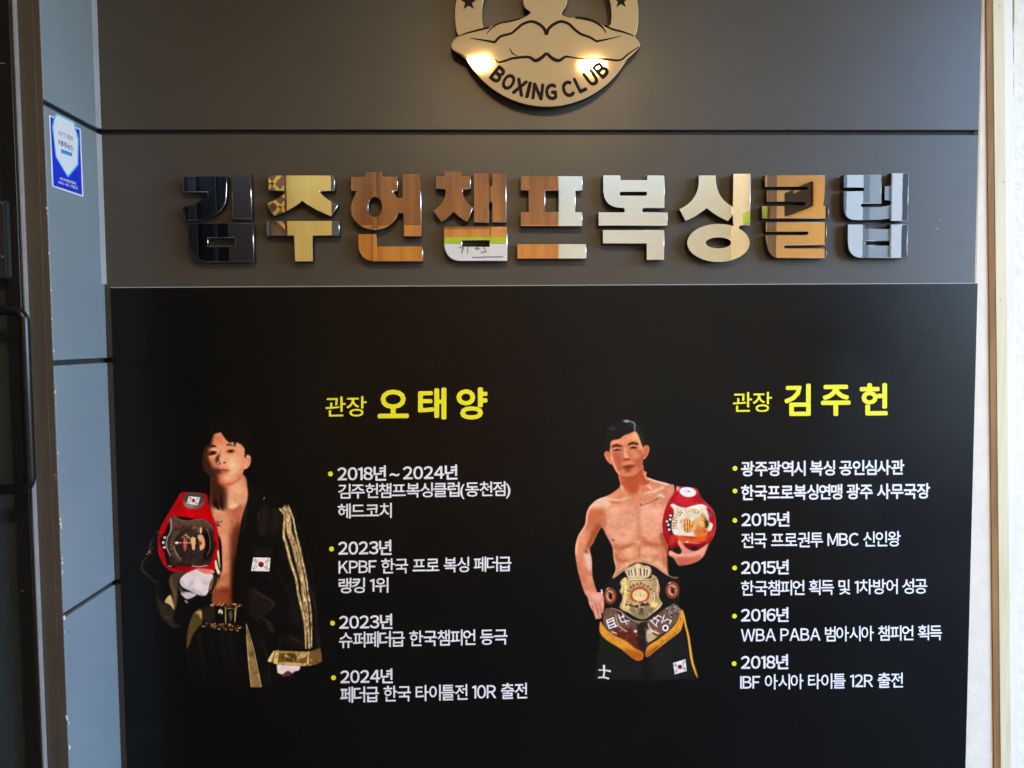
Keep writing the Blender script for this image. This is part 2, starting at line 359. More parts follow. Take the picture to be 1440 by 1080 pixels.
def paint_robed():
    p = Print(194, 588, 462, 972)
    BK, BK2 = (16, 15, 14), (40, 33, 29)
    # robe body -----------------------------------------------------------
    p.frame(180, 580, 4.966)
    p.poly([(835, 510), (900, 540), (1060, 620), (1120, 660), (1180, 760), (1240, 960), (1300, 1200), (1340, 1480), (1360, 1660),
            (1350, 1720), (1230, 1770), (1130, 1800), (1060, 1890), (1000, 1918), (500, 1918), (420, 1600), (480, 1350), (560, 1150), (640, 900), (780, 800)], BK, .8)
    p.poly([(215, 930), (150, 960), (90, 1060), (105, 1130), (190, 1230), (200, 1320), (240, 1420), (320, 1500), (470, 1490), (560, 1300), (560, 1000)], (15, 15, 14), .8)
    # cloth sheen (as printed)
    p.frame(300, 670, 9)
    for P, c, al in (([(600, 380), (700, 370), (690, 600), (640, 780), (570, 700), (580, 500)], BK2, .9), ([(750, 400), (860, 430), (860, 620), (780, 760), (720, 700)], BK2, .8),
                     ([(540, 880), (640, 920), (750, 900), (720, 1000), (560, 1010), (500, 950)], BK2, .8), ([(440, 160), (560, 170), (520, 400), (450, 420)], (24, 25, 20), .8),
                     ([(900, 820), (1050, 900), (980, 1100), (850, 1000)], BK2, .5), ([(560, 170), (820, 300), (760, 330), (600, 240)], (22, 22, 19), .8)):
        p.poly(P, c, 2, al)
    p.line([(650, 262), (635, 298)], 12, (190, 185, 165), .5, .9); p.line([(580, 450), (570, 520), (566, 580)], 7, (120, 118, 105), .5, .8)
    p.line([(430, 380), (405, 480), (392, 600), (380, 700)], 12, (88, 84, 70), .9, .7)
    p.frame(320, 780, 5.687)
    for P, c, al in (([(180, 270), (260, 300), (320, 380), (380, 400), (320, 470), (230, 510), (170, 440)], (36, 29, 26), .95), ([(330, 520), (370, 560), (370, 630), (310, 600)], (40, 33, 30), .9),
                     ([(480, 420), (560, 350), (600, 480), (630, 600), (520, 560)], (28, 24, 21), .8), ([(450, 620), (600, 660), (640, 720), (540, 740), (450, 690)], (30, 26, 22), .7),
                     ([(250, 880), (330, 900), (400, 1000), (300, 1050)], (24, 21, 20), .7), ([(200, 620), (300, 640), (260, 740), (200, 720)], (26, 22, 20), .7),
                     ([(640, 230), (690, 300), (720, 480), (690, 420)], (38, 31, 28), .8), ([(700, 600), (740, 680), (740, 740), (715, 740)], (40, 30, 32), .9)):
        p.poly(P, c, 1.6, al)
    p.line([(300, 170), (350, 210), (345, 180)], 8, (55, 50, 46), .9, .7)
    for P, w_, c_ in (([(190, 280), (280, 330), (370, 395), (300, 470)], 22, 46), ([(230, 500), (300, 520), (350, 590), (372, 630)], 18, 52), ([(470, 640), (560, 690), (640, 720)], 16, 44), ([(460, 250), (530, 230), (575, 250)], 12, 34),
                      ([(380, 60), (430, 200), (500, 330), (560, 520)], 16, 30), ([(250, 640), (300, 760), (330, 900), (340, 1040)], 16, 32), ([(430, 640), (420, 700), (400, 760)], 12, 36), ([(590, 430), (610, 560), (640, 700)], 12, 40),
                      ([(170, 460), (240, 520), (280, 600)], 14, 38), ([(660, 260), (700, 420), (712, 600), (735, 740)], 10, 50)):
        p.line(P, [2, w_, w_*.7, 2], (c_+24, int(c_*.86)+20, int(c_*.8)+17), 1.1, .75)
    # trunks
    p.frame(190, 770, 7.2)
    for x, w in ((650, 30), (760, 16), (880, 26), (960, 34), (1010, 14)):
        p.line([(x-10, 860), (x, 960), (x+30, 1090), (x+40, 1250)], [w, w*1.3, w*.6], (34, 34, 32), 1.6, .7)
    # chest ---------------------------------------------------------------
    p.frame(180, 580, 4.966)
    chest = [(600, 420), (800, 430), (835, 540), (830, 620), (800, 720), (775, 830), (752, 960), (745, 1060), (735, 1170), (725, 1250), (725, 1345), (640, 1345), (590, 1320), (600, 1240), (640, 1160), (650, 1000), (640, 880), (600, 780), (570, 640), (575, 560)]
    p.poly(chest, (205, 128, 92), .8)
    p.clipto(chest, .8)
    p.poly([(700, 540), (800, 470), (830, 560), (820, 640), (730, 690), (690, 620)], (232, 166, 128), 2.2, .95)
    p.poly([(600, 700), (660, 680), (700, 760), (700, 900), (690, 1100), (660, 1100), (640, 900)], (222, 150, 112), 2.6, .95)
    p.poly([(730, 690), (800, 660), (770, 860), (745, 1000), (720, 1000), (715, 820)], (192, 106, 72), 2.6, .8)
    p.line([(822, 540), (796, 570), (800, 610)], 12, (200, 112, 74), 2.0, .7)
    p.line([(660, 650), (700, 672), (735, 690), (790, 640)], 14, (170, 84, 52), 1.6, .7)
    p.ell(735, 655, 40, 14, (246, 196, 158), 1.6, .9, -.2)
    p.ell(640, 690, 40, 12, (240, 180, 140), 1.6, .8, .3)
    p.poly([(650, 1160), (720, 1100), (722, 1250), (660, 1250), (625, 1220)], (206, 118, 78), 2, .9)
    p.poly([(600, 1240), (720, 1225), (725, 1345), (590, 1345)], (150, 68, 36), 2.4, .9)
    p.poly([(725, 860), (790, 800), (770, 1350), (724, 1345), (716, 1130)], (98, 48, 28), 3, .95)
    p.poly([(570, 440), (660, 500), (690, 580), (670, 690), (640, 660), (600, 660), (570, 640)], (58, 31, 22), 3.0, .9)
    for P in ([(610, 600), (640, 680), (600, 650)], [(650, 560), (665, 680), (640, 640)]): p.poly(P, (34, 17, 14), .7)
    p.clipto()
    p.poly([(725, 1100), (760, 1000), (790, 1350), (735, 1350)], (18, 12, 9), 2.2, .8)
    # tattoo
    p.frame(205, 680, 9)
    p.ell(915, 515, 32, 13, (70, 40, 32), .35, .9, -.5); p.ell(938, 505, 26, 11, (200, 130, 98), .3, .8, -.8)
    p.ell(955, 480, 14, 9, (50, 30, 25), .3, .9, -.4); p.ell(905, 487, 26, 8, (60, 32, 26), .35, .9, -.2); p.ell(925, 535, 20, 8, (60, 34, 28), .3, .9)
    # head ----------------------------------------------------------------
    p.frame(270, 585, 10.8)
    p.poly([(400, 80), (600, 70), (760, 140), (860, 260), (905, 420), (900, 560), (880, 620), (800, 640), (790, 500), (600, 350), (350, 240), (250, 460), (225, 430), (225, 280), (290, 150)], (13, 13, 12), 1.2)
    p.poly([(600, 90), (760, 150), (860, 290), (890, 460), (870, 590), (820, 590), (810, 480), (720, 380), (620, 300)], (20, 19, 18), 2.2, .9)
    ear = [(800, 610), (860, 590), (895, 640), (885, 730), (840, 795), (780, 805), (770, 700)]
    p.poly(ear, (236, 160, 122), .6); p.line([(830, 640), (868, 660), (858, 730), (820, 760)], 14, (190, 100, 66), .8, .8); p.ell(812, 690, 14, 40, (200, 112, 78), 1, .8)
    face = [(330, 260), (430, 235), (520, 320), (590, 390), (660, 385), (740, 430), (800, 490), (810, 620), (800, 740), (775, 860), (720, 950), (620, 1030), (530, 1060), (440, 1040), (360, 960), (270, 900), (200, 830), (165, 740), (180, 560), (240, 430)]
    p.poly(face, (232, 158, 118), .9)
    p.clipto(face, .8)
    p.poly([(100, 380), (260, 380), (250, 560), (245, 640), (300, 760), (390, 800), (410, 900), (430, 1000), (500, 1080), (300, 1100), (100, 900)], (60, 34, 23), 2.8, .95)
    p.poly([(240, 240), (330, 250), (330, 340), (300, 430), (200, 460)], (45, 24, 16), 2.2, .95)
    p.poly([(320, 330), (420, 280), (480, 340), (520, 400), (480, 440), (380, 440), (320, 420)], (228, 122, 76), 2.6, .8)
    p.poly([(600, 600), (700, 620), (720, 760), (660, 880), (580, 900), (560, 760), (560, 680)], (244, 190, 148), 3.2, .95)
    p.poly([(240, 600), (330, 620), (380, 740), (340, 780), (280, 720)], (214, 124, 88), 2, .9)
    p.poly([(190, 520), (245, 540), (240, 620), (300, 790), (240, 800), (190, 700)], (66, 36, 26), 2.2, .9)
    p.poly([(560, 330), (640, 410), (640, 440), (600, 440), (570, 400)], (200, 170, 160), .7, .9)
    p.poly([(720, 400), (810, 480), (800, 720), (770, 880), (700, 960), (745, 760), (765, 560)], (226, 140, 98), 2.2, .7)
    p.poly([(410, 880), (470, 860), (500, 960), (640, 1010), (520, 1080), (410, 1020)], (214, 108, 70), 2.4, .85)
    p.ell(530, 950, 60, 46, (246, 184, 142), 2.6, .9)
    # nose
    p.poly([(430, 520), (445, 560), (420, 640), (412, 700), (440, 730), (390, 738), (355, 700), (365, 620), (400, 560)], (140, 64, 38), 1.6, .85)
    p.poly([(400, 560), (415, 600), (400, 680), (420, 722), (370, 715), (360, 640)], (84, 38, 26), 1.1, .8)
    p.poly([(450, 520), (490, 560), (490, 660), (500, 690), (470, 715), (430, 690), (430, 620)], (240, 172, 132), 1.6, .9)
    p.ell(396, 714, 13, 18, (235, 210, 190), .5, .95); p.ell(492, 708, 20, 12, (40, 16, 12), .5, .95); p.ell(422, 722, 16, 9, (50, 22, 15), .7, .8)
    # eyes and brows
    p.poly([(290, 560), (320, 500), (400, 510), (420, 560), (370, 600), (270, 620), (250, 560)], (232, 170, 138), 1.3, .9)
    p.poly([(245, 600), (260, 550), (310, 530), (370, 545), (385, 565), (330, 590)], (60, 28, 20), .8, .9); p.ell(330, 552, 27, 17, (20, 8, 8), .5)
    p.ell(372, 562, 14, 7, (222, 190, 172), .4, .7)
    p.poly([(500, 540), (560, 500), (640, 505), (670, 540), (600, 580), (540, 570)], (212, 110, 76), 1.2, .75)
    p.poly([(530, 545), (565, 518), (610, 515), (650, 532), (620, 550), (570, 556)], (84, 36, 26), .6, .9); p.ell(595, 533, 28, 18, (22, 9, 8), .5)
    p.ell(635, 537, 10, 6, (224, 186, 160), .4, .7)
    p.line([(262, 475), (310, 455), (370, 462)], [22, 40, 18], (34, 16, 13), .8, .95)
    p.line([(520, 442), (560, 436), (640, 455), (680, 470)], [20, 24, 10, 4], (42, 20, 17), .8, .95)
    # mouth, chin
    p.poly([(400, 800), (450, 790), (500, 800), (580, 825), (520, 870), (440, 880), (400, 850)], (208, 92, 76), 1.4, .9)
    p.line([(400, 820), (450, 822), (510, 820), (580, 827)], [26, 12, 10, 8], (96, 30, 26), .8, .9); p.poly([(370, 800), (430, 830), (430, 880), (380, 860)], (60, 26, 18), 1.6, .8)
    p.ell(500, 770, 50, 14, (238, 160, 128), 1.6, .7)
    p.line([(430, 1050), (540, 1045), (660, 1000), (760, 890)], [30, 22, 10], (150, 66, 40), 1.6, .8)
    p.clipto()
    # fringe
    for P in ([(430, 225), (500, 250), (570, 330), (600, 410), (560, 400), (500, 340)], [(560, 290), (640, 350), (650, 440), (625, 400), (590, 380)],
              [(640, 340), (700, 360), (745, 410), (720, 410), (660, 385)], [(640, 380), (668, 400), (662, 450), (640, 430)], [(760, 440), (830, 480), (820, 620), (800, 620), (802, 500)],
              [(300, 180), (460, 180), (420, 250), (340, 270), (300, 330), (270, 440), (240, 400)]):
        p.poly(P, (20, 15, 13), .8)
    # belt over the shoulder ----------------------------------------------
    p.frame(205, 680, 9)
    belt = [(460, 112), (600, 112), (760, 130), (790, 220), (840, 390), (900, 540), (920, 680), (925, 850), (900, 970), (870, 1090), (700, 1110), (500, 1130), (330, 1110), (250, 1050), (190, 950), (160, 850), (155, 700), (175, 590), (230, 470), (320, 320), (400, 190)]
    p.poly(belt, (192, 8, 18), .5, sm=True)
    p.clipto(belt, .4)
    p.poly([(420, 330), (700, 300), (800, 420), (700, 450), (420, 430), (330, 390)], (222, 6, 14), 2, .9)
    p.line([(455, 115), (390, 200), (315, 330), (225, 470), (168, 600), (155, 720), (165, 860), (200, 970), (255, 1060)], 9, (204, 70, 84), .4, .7)
    p.line([(840, 400), (905, 560), (922, 720), (915, 900)], 8, (232, 60, 60), .4, .6)
    p.poly([(180, 720), (240, 620), (290, 500), (400, 420), (600, 440), (780, 470), (860, 570), (860, 700), (890, 770), (860, 860), (840, 960), (740, 1050), (560, 1050), (300, 1060), (240, 900)], (22, 14, 14), .6)
    p.ell(608, 215, 140, 110, (116, 96, 88), .5); p.ell(608, 190, 132, 80, (72, 56, 52), 1.6, .7)
    p.ell(560, 270, 80, 40, (168, 150, 138), 1.6, .6)
    flag_print(p, [(545, 160), (690, 175), (655, 275), (520, 250)], (120, 70, 60), (120, 90, 80))
    plate = [(290, 440), (345, 410), (430, 455), (530, 475), (640, 455), (740, 460), (820, 520), (855, 600), (855, 720), (885, 775), (850, 850), (845, 950), (790, 1030), (680, 1045), (560, 1025), (420, 1020), (330, 1050), (300, 960), (265, 850), (255, 740), (280, 650), (310, 600), (300, 500)]
    p.poly(plate, (62, 46, 41), .5)
    p.clipto(plate, .4)
    p.poly([(300, 430), (800, 430), (860, 560), (700, 560), (400, 540), (330, 640)], (110, 88, 76), 2, .75)
    p.poly([(700, 640), (800, 620), (850, 800), (800, 950), (700, 950), (760, 800)], (16, 10, 9), 1.6, .95)
    p.ell(545, 770, 190, 190, (48, 38, 38), .8, .9)
    p.ell(600, 620, 70, 50, (70, 60, 60), 1.2, .8); p.ell(640, 860, 110, 50, (60, 50, 50), 1.4, .8)
    p.specks([(380, 500), (680, 500), (700, 620), (380, 640)], [(168, 100, 62), (130, 70, 40), (90, 50, 30)], 40, 18, 4, .5, .7)
    p.letters(545, 775, 215, -2.6, -.6, 11, 50, 30, (146, 110, 84), 3); p.letters(545, 775, 225, .3, .8, 4, 40, 30, (180, 130, 92), 5)
    for a in range(5): p.poly([(470+a*14, 690+abs(a-2)*10), (488+a*12, 690), (500+a*4, 830), (480+a*6, 840)], [(170, 24, 26), (214, 150, 120)][a % 2], .5)
    for P in ([(450, 690), (500, 650), (560, 700)], [(470, 750), (580, 750)], [(500, 640), (560, 690), (580, 750)], [(390, 750), (460, 750)]): p.line(P, 12, (226, 176, 130), .4, .9, False)
    p.poly([(575, 685), (630, 690), (628, 740), (650, 750), (625, 780), (620, 830), (590, 830)], (242, 184, 128), .4)
    p.poly([(665, 650), (715, 650), (745, 720), (745, 800), (710, 840), (685, 835), (680, 740), (655, 680)], (236, 170, 116), .5); p.ell(697, 755, 12, 22, (90, 40, 25), .4); p.ell(640, 790, 16, 50, (60, 34, 28), .6, .8)
    p.ell(392, 750, 24, 18, (236, 206, 188), .5); p.ell(392, 750, 9, 8, (255, 250, 240), .3)
    p.poly([(688, 560), (708, 560), (704, 625), (688, 625)], (230, 190, 160), .4)
    p.specks([(300, 880), (800, 880), (760, 1020), (330, 1040)], [(150, 130, 118), (90, 74, 66), (24, 16, 15)], 46, 14, 8, .4, .6)
    p.line([(358, 790), (372, 850), (412, 920)], 12, (200, 160, 130), .4, .9); p.line([(775, 570), (812, 700), (812, 830), (770, 910)], 9, (180, 160, 146), .4, .8)
    p.clipto()
    p.line([(312, 440), (325, 520), (312, 610), (272, 690), (262, 790), (290, 870), (318, 915)], 11, (206, 188, 176), .4, .9)
    p.line([(345, 412), (430, 455), (530, 474), (640, 455), (745, 460), (825, 530), (858, 610)], 10, (170, 120, 110), .4, .7)
    p.line([(580, 1040), (680, 1052), (780, 1035)], 12, (226, 206, 190), .4, .9); p.line([(285, 1040), (325, 1052)], 10, (230, 220, 214), .4)
    for x, y in ((240, 684), (222, 746), (236, 808)): p.ell(x, y, 19, 17, (224, 214, 216), .4)
    p.poly([(400, 1040), (500, 1035), (560, 1060), (520, 1100), (380, 1090)], (150, 10, 20), .8)
    # rope tassel / gold trims at right of belt
    p.poly([(905, 870), (925, 850), (945, 960), (945, 1060), (930, 1050)], (240, 226, 190), .4); p.poly([(875, 985), (895, 975), (915, 1060), (940, 1120), (915, 1150), (880, 1060)], (236, 220, 182), .4)
    p.poly([(925, 680), (960, 780), (965, 1100), (940, 1060)], (22, 12, 12), .5)
    # left sleeve
    p.line([(160, 600), (130, 640)], 26, (128, 92, 66), .7, .8); p.line([(150, 680), (90, 700), (60, 760), (50, 830), (30, 900)], [8, 14, 12], (130, 118, 96), .6, .85)
    p.specks([(30, 760), (100, 780), (90, 900), (10, 920)], [(190, 160, 110), (90, 70, 44), (60, 48, 32)], 22, 12, 2, .4, .9)
    p.frame(190, 770, 7.2)
    p.line([(120, 100), (75, 150), (70, 230), (120, 270), (190, 340), (250, 350)], [14, 22, 16, 12], (78, 72, 60), 1, .85)
    p.line([(190, 350), (230, 420), (225, 500), (280, 560)], 16, (58, 50, 42), 1.2, .7)
    # gloved fist
    glove = [(455, 320), (500, 270), (600, 225), (660, 215), (740, 245), (790, 280), (775, 360), (735, 460), (700, 487), (620, 470), (540, 430), (480, 400), (455, 360)]
    p.poly(glove, (216, 204, 212), .6)
    p.clipto(glove, .5); p.line([(530, 410), (490, 370), (475, 330)], 10, (160, 150, 160), .8, .7); p.line([(520, 420), (580, 370)], 9, (170, 160, 170), .9, .7)
    p.poly([(480, 420), (600, 430), (720, 480), (640, 500), (500, 470)], (184, 170, 184), 1.6, .7); p.clipto()
    p.poly([(460, 455), (540, 450), (610, 470), (610, 490), (525, 522)], (192, 186, 190), .6); p.poly([(440, 380), (470, 420), (505, 460), (460, 450)], (120, 100, 90), .6, .8)
    p.poly([(635, 222), (720, 215), (800, 235), (795, 262), (720, 266), (660, 245)], (224, 116, 104), .5); p.ell(775, 242, 20, 13, (240, 150, 138), .5)
    p.poly([(795, 300), (830, 270), (850, 320), (825, 400), (790, 480), (745, 440), (765, 350)], (58, 42, 22), .6)
    for P in ([(790, 310), (770, 390), (755, 430)], [(845, 310), (825, 380), (785, 470)]): p.line(P, 9, (196, 158, 98), .4, .9)
    # cuff ribbons of gold satin
    p.poly([(500, 240), (530, 215), (500, 260), (470, 280), (440, 330), (430, 420), (430, 520), (400, 640), (385, 600), (375, 480), (345, 370), (350, 300), (400, 255)], (82, 66, 44), .6)
    p.line([(370, 300), (370, 380), (400, 460), (400, 600)], 18, (130, 110, 76), 1, .7)
    p.poly([(300, 545), (355, 480), (385, 560), (395, 630), (350, 580)], (206, 178, 122), .5)
    p.poly([(210, 500), (260, 550), (340, 590), (400, 650), (390, 750), (460, 800), (370, 810), (300, 740), (250, 660)], (56, 44, 34), .9); p.specks([(240, 560), (380, 640), (370, 740), (300, 740)], [(100, 84, 62), (40, 30, 22)], 18, 22, 9, .8, .6)
    p.line([(505, 535), (530, 560)], 14, (220, 196, 160), .5)
    tail = [(660, 615), (695, 680), (690, 745), (620, 830), (570, 920), (525, 1035), (525, 880), (560, 740), (600, 660)]
    p.poly(tail, (94, 74, 40), .5); p.poly([(610, 660), (670, 640), (692, 690), (685, 735), (650, 700)], (206, 166, 90), .6); p.specks(tail, [(150, 112, 60), (60, 46, 26), (190, 140, 80)], 24, 16, 5, .4, .6)
    # belt of trunks
    p.poly([(680, 640), (1090, 600), (1075, 830), (680, 800)], (16, 13, 11), .6, sm=False)
    p.poly([(690, 620), (800, 600), (800, 740), (690, 740)], (52, 44, 30), 1.2, .8)
    p.specks([(770, 565), (1080, 572), (1080, 600), (770, 600)], [(226, 172, 106), (150, 100, 54), (70, 40, 20)], 60, 13, 7, .3, .9)
    p.specks([(680, 760), (1080, 790), (1060, 850), (680, 800)], [(238, 190, 126), (180, 120, 66), (70, 44, 22)], 90, 13, 17, .3, .9)
    for P in ([(915, 600), (918, 780)], [(930, 615), (1010, 615), (1010, 740)], [(1025, 600), (1010, 760)]): p.line(P, 9, (206, 170, 120), .3, .9, False)
    p.ell(858, 650, 44, 44, (8, 8, 8), .4); p.ell(858, 645, 16, 26, (210, 200, 180), .4, .9, .4); p.ell(880, 655, 6, 22, (240, 220, 180), .3)
    p.poly([(950, 650), (975, 640), (985, 700), (965, 750), (955, 700)], (90, 88, 86), .5)
    # flag patch, sleeve stripes, cuff
    p.frame(320, 780, 5.687)
    flag_print(p, [(206, 22), (343, 25), (335, 133), (188, 130)], (196, 20, 34))
    p.frame(300, 670, 9)
    st1 = [(832, 420), (850, 402), (905, 460), (905, 560), (905, 700), (950, 900), (1000, 1090), (1090, 1350), (1120, 1550), (1180, 1760), (1200, 1980), (1225, 1980), (1225, 2180), (1240, 2180)]
    def band(P, w, col, hi, lo, seed):
        p.line(P, w, col, .4); q = np.array(P, float); ww = np.max(np.atleast_1d(w))/2
        rnd = random.Random(seed)
        C = p.smooth(q, 10, False)
        for i in range(len(C)*2):
            j = rnd.randrange(len(C)-2); d = C[j+1]-C[j]; a = math.atan2(d[1], d[0])
            x, y = C[j]+np.array([-math.sin(a), math.cos(a)])*rnd.uniform(-.8, .8)*ww*.8
            p.ell(x, y, rnd.uniform(14, 34), rnd.uniform(3, 8), hi if rnd.random() < .5 else lo, .35, .6, a+rnd.uniform(-.25, .25))
    G, GH, GL = (188, 158, 108), (238, 216, 168), (100, 74, 38)
    band([(845, 415), (905, 490), (898, 620), (892, 740), (935, 900), (975, 1080), (1045, 1280), (1080, 1500), (1130, 1700), (1160, 1890), (1172, 2180)], [26, 34, 30, 30, 32, 32, 26, 34, 24, 18], (206, 178, 128), GH, (140, 106, 62), 1)
    band([(900, 385), (945, 520), (960, 700), (1020, 860), (1070, 1080), (1120, 1300), (1150, 1500), (1170, 1650), (1195, 1850), (1215, 2180)], [70, 74, 66, 74, 74, 62, 60, 60, 36, 30], G, GH, GL, 2)
    band([(950, 372), (1010, 540), (1050, 740), (1090, 900), (1130, 1080), (1170, 1260), (1195, 1450), (1225, 1650), (1240, 1850), (1244, 2160)], [14, 20, 24, 24, 20, 16, 16, 14], (214, 186, 138), GH, GL, 3)
    p.line([(860, 400), (915, 470), (915, 600), (925, 720), (985, 880), (1030, 1060), (1080, 1230), (1110, 1420)], 8, (26, 18, 12), .3, .9)
    p.frame(320, 780, 5.687)
    cuff = [(318, 850), (370, 768), (410, 768), (650, 775), (742, 745), (758, 855), (700, 882), (620, 890), (400, 877)]
    p.poly(cuff, (122, 90, 40), .4, sm=False); p.clipto(cuff, .3, False)
    for P, c in (([(322, 850), (360, 775), (375, 775), (345, 865)], (236, 208, 150)), ([(385, 768), (412, 768), (395, 880), (368, 872)], (238, 200, 110)), ([(430, 860), (640, 870), (650, 890), (420, 885)], (214, 178, 110)),
                 ([(550, 780), (640, 790), (600, 830), (560, 820)], (196, 160, 92)), ([(640, 775), (652, 775), (645, 890), (636, 890)], (240, 212, 160)), ([(660, 790), (740, 760), (745, 840), (670, 860)], (128, 92, 56)),
                 ([(415, 770), (640, 780), (640, 790), (415, 785)], (180, 146, 84)), ([(440, 800), (530, 790), (540, 850), (450, 850)], (84, 60, 22))): p.poly(P, c, .5, .9)
    p.specks(cuff, [(230, 200, 140), (70, 48, 18), (160, 120, 60)], 40, 14, 12, .35, .5); p.clipto()
    hand = [(392, 878), (585, 890), (575, 925), (535, 935), (515, 955), (480, 930), (440, 960), (400, 945)]
    p.poly(hand, (232, 206, 206), .5, sm=False); p.poly([(440, 960), (480, 930), (520, 955), (470, 975), (420, 970)], (104, 62, 56), .7)
    strip = [(148, 530), (160, 600), (205, 760), (250, 960), (272, 1060), (188, 1060), (165, 860), (150, 640)]
    p.poly(strip, (150, 118, 66), .4, sm=False); p.specks(strip, [(214, 180, 112), (96, 70, 34), (180, 146, 84)], 40, 20, 6, .4, .6)
    p.line([(150, 560), (210, 760), (270, 1058)], 5, (226, 200, 148), .3, .9); p.line([(152, 640), (168, 860), (190, 1058)], 5, (226, 200, 148), .3, .8)
    p.mottle(.22, .075, 11); p.grain(.03, 1)
    return p

def paint_champion():
    p = Print(800, 580, 1018, 962)
    SK, SKL, SKH, SKD, SKR = (218, 134, 98), (232, 164, 132), (246, 206, 182), (176, 82, 46), (204, 98, 62)
    p.frame(830, 850, 9)
    p.poly([(130, 380), (50, 950), (690, 950), (1330, 950), (1220, 500), (1170, 300), (640, 200), (300, 250)], (38, 38, 35), .5, sm=False)
    p.poly([(690, 640), (720, 640), (780, 950), (640, 950)], (26, 27, 24), 2.4, .9, False); p.poly([(880, 560), (1060, 560), (1000, 800), (860, 760)], (46, 43, 39), 3, .8)
    # torso ---------------------------------------------------------------
    p.frame(800, 670, 8.307)
    torso = [(590, -60), (890, -60), (905, 0), (1000, 40), (1163, 85), (1230, 110), (1230, 300), (1163, 420), (1163, 800), (1150, 900), (1155, 1100), (1160, 1240), (900, 1300), (600, 1290), (480, 1300), (500, 1200), (545, 1080), (520, 960), (512, 850), (480, 770),
             (430, 680), (385, 600), (330, 680), (290, 770), (245, 850), (268, 960), (272, 1090), (285, 1200), (330, 1350), (360, 1400), (300, 1420), (210, 1400), (170, 1330), (130, 1200), (95, 1060), (72, 900), (78, 800), (110, 690), (185, 560), (205, 430), (250, 340), (330, 270), (430, 232), (520, 180), (600, 100)]
    p.poly(torso, SK, .5)
    p.clipto(torso, .45)
    p.poly([(440, 360), (600, 330), (780, 380), (790, 640), (700, 740), (560, 760), (440, 640)], (226, 152, 120), 3, .95)
    p.poly([(820, 360), (1000, 330), (1120, 380), (1090, 600), (980, 720), (850, 680)], (230, 154, 122), 3, .95)
    p.poly([(330, 290), (430, 240), (500, 290), (440, 360), (300, 380), (240, 380)], (236, 176, 146), 2.4, .95)
    p.poly([(230, 390), (380, 380), (420, 460), (380, 580), (280, 590), (210, 560)], (206, 104, 62), 2.6, .9)
    p.poly([(300, 600), (385, 595), (330, 690), (245, 840), (210, 880), (200, 800), (240, 700)], (168, 80, 44), 2, .9)
    p.poly([(110, 720), (180, 620), (240, 680), (190, 800), (130, 860), (90, 880)], (228, 138, 96), 2.2, .9)
    p.line([(84, 900), (92, 780), (130, 670), (200, 560), (215, 430), (260, 345), (340, 275), (440, 235)], 16, SKH, .9, .8)
    p.poly([(180, 900), (240, 860), (260, 1000), (260, 1120), (220, 1080), (190, 980)], (240, 186, 168), 2, .85)
    p.ell(205, 880, 26, 18, (130, 60, 40), 1.2, .8, .5)
    p.poly([(95, 950), (140, 960), (200, 1150), (260, 1330), (200, 1320), (130, 1150)], (214, 120, 84), 2, .7)
    # neck and shoulders
    p.poly([(600, -60), (880, -60), (860, 60), (800, 190), (740, 205), (680, 170), (620, 60)], (190, 80, 42), 2, .95); p.poly([(820, -60), (900, -60), (900, 80), (960, 160), (860, 190), (820, 110)], (216, 118, 80), 1.6, .9)
    p.line([(598, -20), (606, 90), (640, 170)], 18, (236, 170, 140), 1, .8); p.line([(905, 10), (920, 90), (965, 150)], 16, (248, 206, 180), 1, .85)
    p.line([(915, 15), (1000, 48), (1170, 92)], 22, (248, 218, 206), 1, .9)
    p.line([(470, 262), (560, 280), (640, 262), (720, 240)], [12, 26, 22, 10], (246, 190, 160), 1.1, .8); p.line([(470, 290), (540, 306), (600, 300)], 20, (190, 94, 66), 1.2, .7)
    p.line([(880, 195), (980, 180), (1050, 150), (1110, 130)], [14, 26, 24], (246, 200, 178), 1.2, .8); p.ell(1080, 225, 40, 18, (240, 216, 220), 1.2, .8, .3)
    p.line([(740, 210), (760, 260), (800, 300)], 16, (196, 100, 76), 1.6, .6)
    # chest forms
    p.line([(808, 330), (812, 480), (818, 640), (815, 760)], [24, 20, 26], (206, 116, 88), 1.8, .8)
    p.ell(690, 415, 70, 26, (206, 118, 94), 2, .5, .2)
    p.line([(520, 800), (600, 840), (700, 800), (800, 760), (900, 770), (1020, 800), (1110, 790)], [26, 30, 18, 16, 24, 34, 40], (196, 92, 56), 1.8, .8)
    p.line([(840, 690), (890, 750), (960, 790)], 16, (196, 84, 52), 1.6, .7)
    p.line([(520, 760), (620, 770), (740, 740)], 20, (240, 180, 146), 2, .6)
    p.ell(518, 742, 16, 12, (146, 62, 44), .6, .9); p.ell(1090, 672, 18, 14, (150, 60, 40), .7, .8)
    p.poly([(1060, 700), (1163, 700), (1163, 1240), (1110, 1240), (1140, 960), (1110, 840)], (170, 78, 46), 1.8, .85)
    p.ell(800, 765, 40, 20, (240, 182, 142), 1.4, .7)
    # abs
    p.line([(820, 820), (826, 960)], 14, (190, 96, 58), 1.2, .75)
    p.line([(520, 880), (560, 960), (640, 985), (700, 980)], 22, (190, 88, 48), 1.6, .75); p.line([(640, 985), (646, 1080)], 12, (198, 100, 58), 1.4, .7)
    p.ell(720, 890, 80, 44, (234, 160, 118), 2, .8); p.ell(920, 880, 90, 44, (236, 166, 124), 2, .8); p.ell(740, 1030, 60, 34, (236, 160, 112), 2, .8); p.ell(960, 1010, 70, 40, (232, 150, 104), 2, .7)
    p.line([(840, 970), (900, 985), (1000, 960), (1060, 900)], 14, (196, 98, 60), 1.4, .6)
    p.line([(700, 975), (780, 960), (840, 970)], 12, (198, 104, 64), 1.2, .6)
